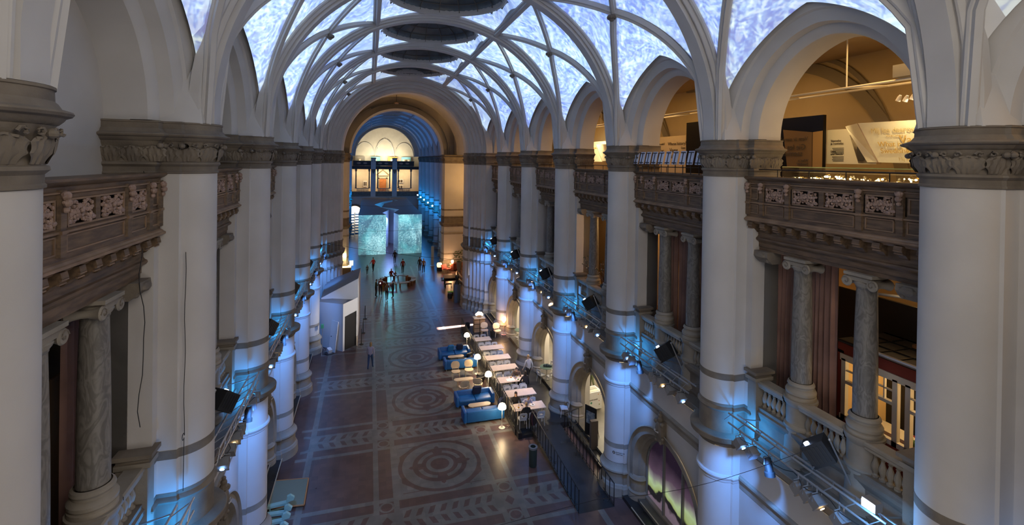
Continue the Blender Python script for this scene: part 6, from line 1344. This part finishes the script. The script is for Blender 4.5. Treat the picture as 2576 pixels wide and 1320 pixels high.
person((1.80, 48.95, 0), .3, 'person in brown-grey coat with their back to the camera, near the yellow post', brown_c, blk_c, step=.1)
person((2.42, 49.75, 0), 1.2, 'person in black with red shoes standing at the end of the group', navy_c, blk_c, shoes=redshoe, arms='phone')
tag(MB().box(1.42, 1.47, 49.7, 49.76, 0, 1.35, cloth('yellow_paint', (.6, .4, .02))).build('yellow_post'), 'thin yellow post among the group standing by the benches', 'post')
person((2.55, 57.25, -.02), pi+.2, 'bald man in dark jacket sitting on the ring of benches', red_c, navy_c, cloth('grey_hair', (.25, .22, .2)), pose='sit', arms='table')
person((3.0, 57.35, .16), pi+.5, 'small child sitting beside the man on the ring of benches', brown_c, navy_c, hair_l, pose='sit', sc=.62, arms='table')
person((.6, 61.9, 0), .5, 'person in a red coat walking with a child towards the ice block', red_b, blk_c, step=.18, arms='out')
person((-.1, 60.6, 0), .2, 'small child in grey walking beside the person in the red coat', cloth('child_grey', (.08, .1, .11)), blk_c, step=.12, sc=.65)
person((3.4, 66.3, 0), .1, 'dark-clothed person standing close to the canyon of the ice block', blk_c, blk_c, step=.1)
person((4.05, 60.3, 0), .2, 'person in dark red top standing between the benches and the ice block', red_c, blk_c, step=.12)
person((6.15, 60.9, 0), .1, 'dark-clothed person of the pair on the blue-lit floor', blk_c, navy_c, step=.08)
person((6.5, 59.9, 0), -.1, 'person in a tan coat of the pair on the blue-lit floor', tan_c, navy_c, hair_l, step=.15)
person((8.62, 27.75, .3), pi-.3, 'bearded man in a brown jacket leaning over food at the third café table', brown_c, blk_c, pose='sit', arms='table', lean=.9)
person((8.85, 26.75, .3), .2, 'dark-haired person in black sitting on the near side of the third café table', blk_c, blk_c, pose='sit', arms='table', longhair=True)
person((9.42, 27.9, .3), .35, 'person in a light grey jacket and black trousers walking past the café tables', grey_c, blk_c, hair_l, step=.2)
person((7.58, 24.5, .3), pi-.1, 'long-haired woman in black facing the camera at the front café table', blk_c, blk_c, pose='sit', arms='table', longhair=True)
person((8.15, 24.5, .3), pi+.1, 'dark-haired person in a pale top bent over the front café table', pale_c, navy_c, pose='sit', arms='table', lean=.9, sc=.92)
person((7.83, 23.4, .3), 0, 'person in black with their back to the camera at the front café table', blk_c, blk_c, hair_l, pose='sit', arms='table', sc=.92)
person((12.9, 26.3, .3), 1.2, 'person in khaki trousers and dark top inside the arch behind the freezer', navy_c, khaki, step=.12)
t = thing('coat_and_bag', 'dark coat and rucksack hung over a white chair at the front café table', 'coat', (8.14, 23.2, .3)); b = MB(); b.lathe([(.12, .15), (.2, .3), (.2, .6), (.14, .8), (.05, .86)], cloth('brown_black_cloth', (.03, .02, .02)), n=12, sy=.6); b.build('cloth', t); MB().tube([(-.1, -.12, .75), (-.14, -.16, .5), (-.08, -.14, .2)], .02, cloth('plum_cloth', (.12, .03, .05)), 6).build('strap', t)
# food and plates
def plate(x, y, z, lab, c):
    t = thing('plate', lab, 'plate', (x, y, z)); MB().lathe([(.001, 0), (.09, .005), (.13, .02), (.12, .022), (.001, .01)], white, n=18).build('dish', t); b = MB(); rnd = random.Random(int(x*100)); [b.ball((rnd.uniform(-.06, .06), rnd.uniform(-.06, .06), .03), .025, c, 5, 4) for _ in range(8)]; b.build('food', t)
yf, gf = cloth('yellow_food', (.6, .32, .04)), cloth('green_food', (.15, .2, .04))
for x_, y_, lb, c_ in ((7.55, 23.85, 'plate of yellow food next to the railing on the front café table', yf), (8.35, 24.0, 'white plate with pale food in the middle of the front café table', cloth('pale_food', (.5, .4, .3))), (8.15, 27.35, 'yellow food plate in the middle of the third café table', yf), (8.5, 27.0, 'plate at the aisle end of the third café table before the dark-haired person', gf), (8.55, 27.4, 'plate in front of the bearded man on the third café table', yf)): plate(x_, y_, 1.046, lb, c_)
tag(MB().box(-.25, .25, -.18, .18, 0, .015, white, TR(8.05, 27.1, 1.046)).build('tray'), 'large white tray lying on the third café table', 'tray')
tag(MB().box(-.04, .04, -.08, .08, 0, .01, black, TR(7.8, 24.1, 1.046, .3)).build('phone'), 'black phone lying on the front café table', 'phone')
for i, (x_, y_, lb) in enumerate(((7.62, 24.05, 'drinking glass nearest the railing on the front café table'), (7.75, 23.75, 'drinking glass by the yellow food on the front café table'), (8.0, 27.5, 'drinking glass on the third café table'))): tag(MB().lathe([(.001, 0), (.03, 0), (.035, .11), (.031, .11), (.027, .01)], gm, (x_, y_, 1.046), 12).build('glass'), lb, 'glass')
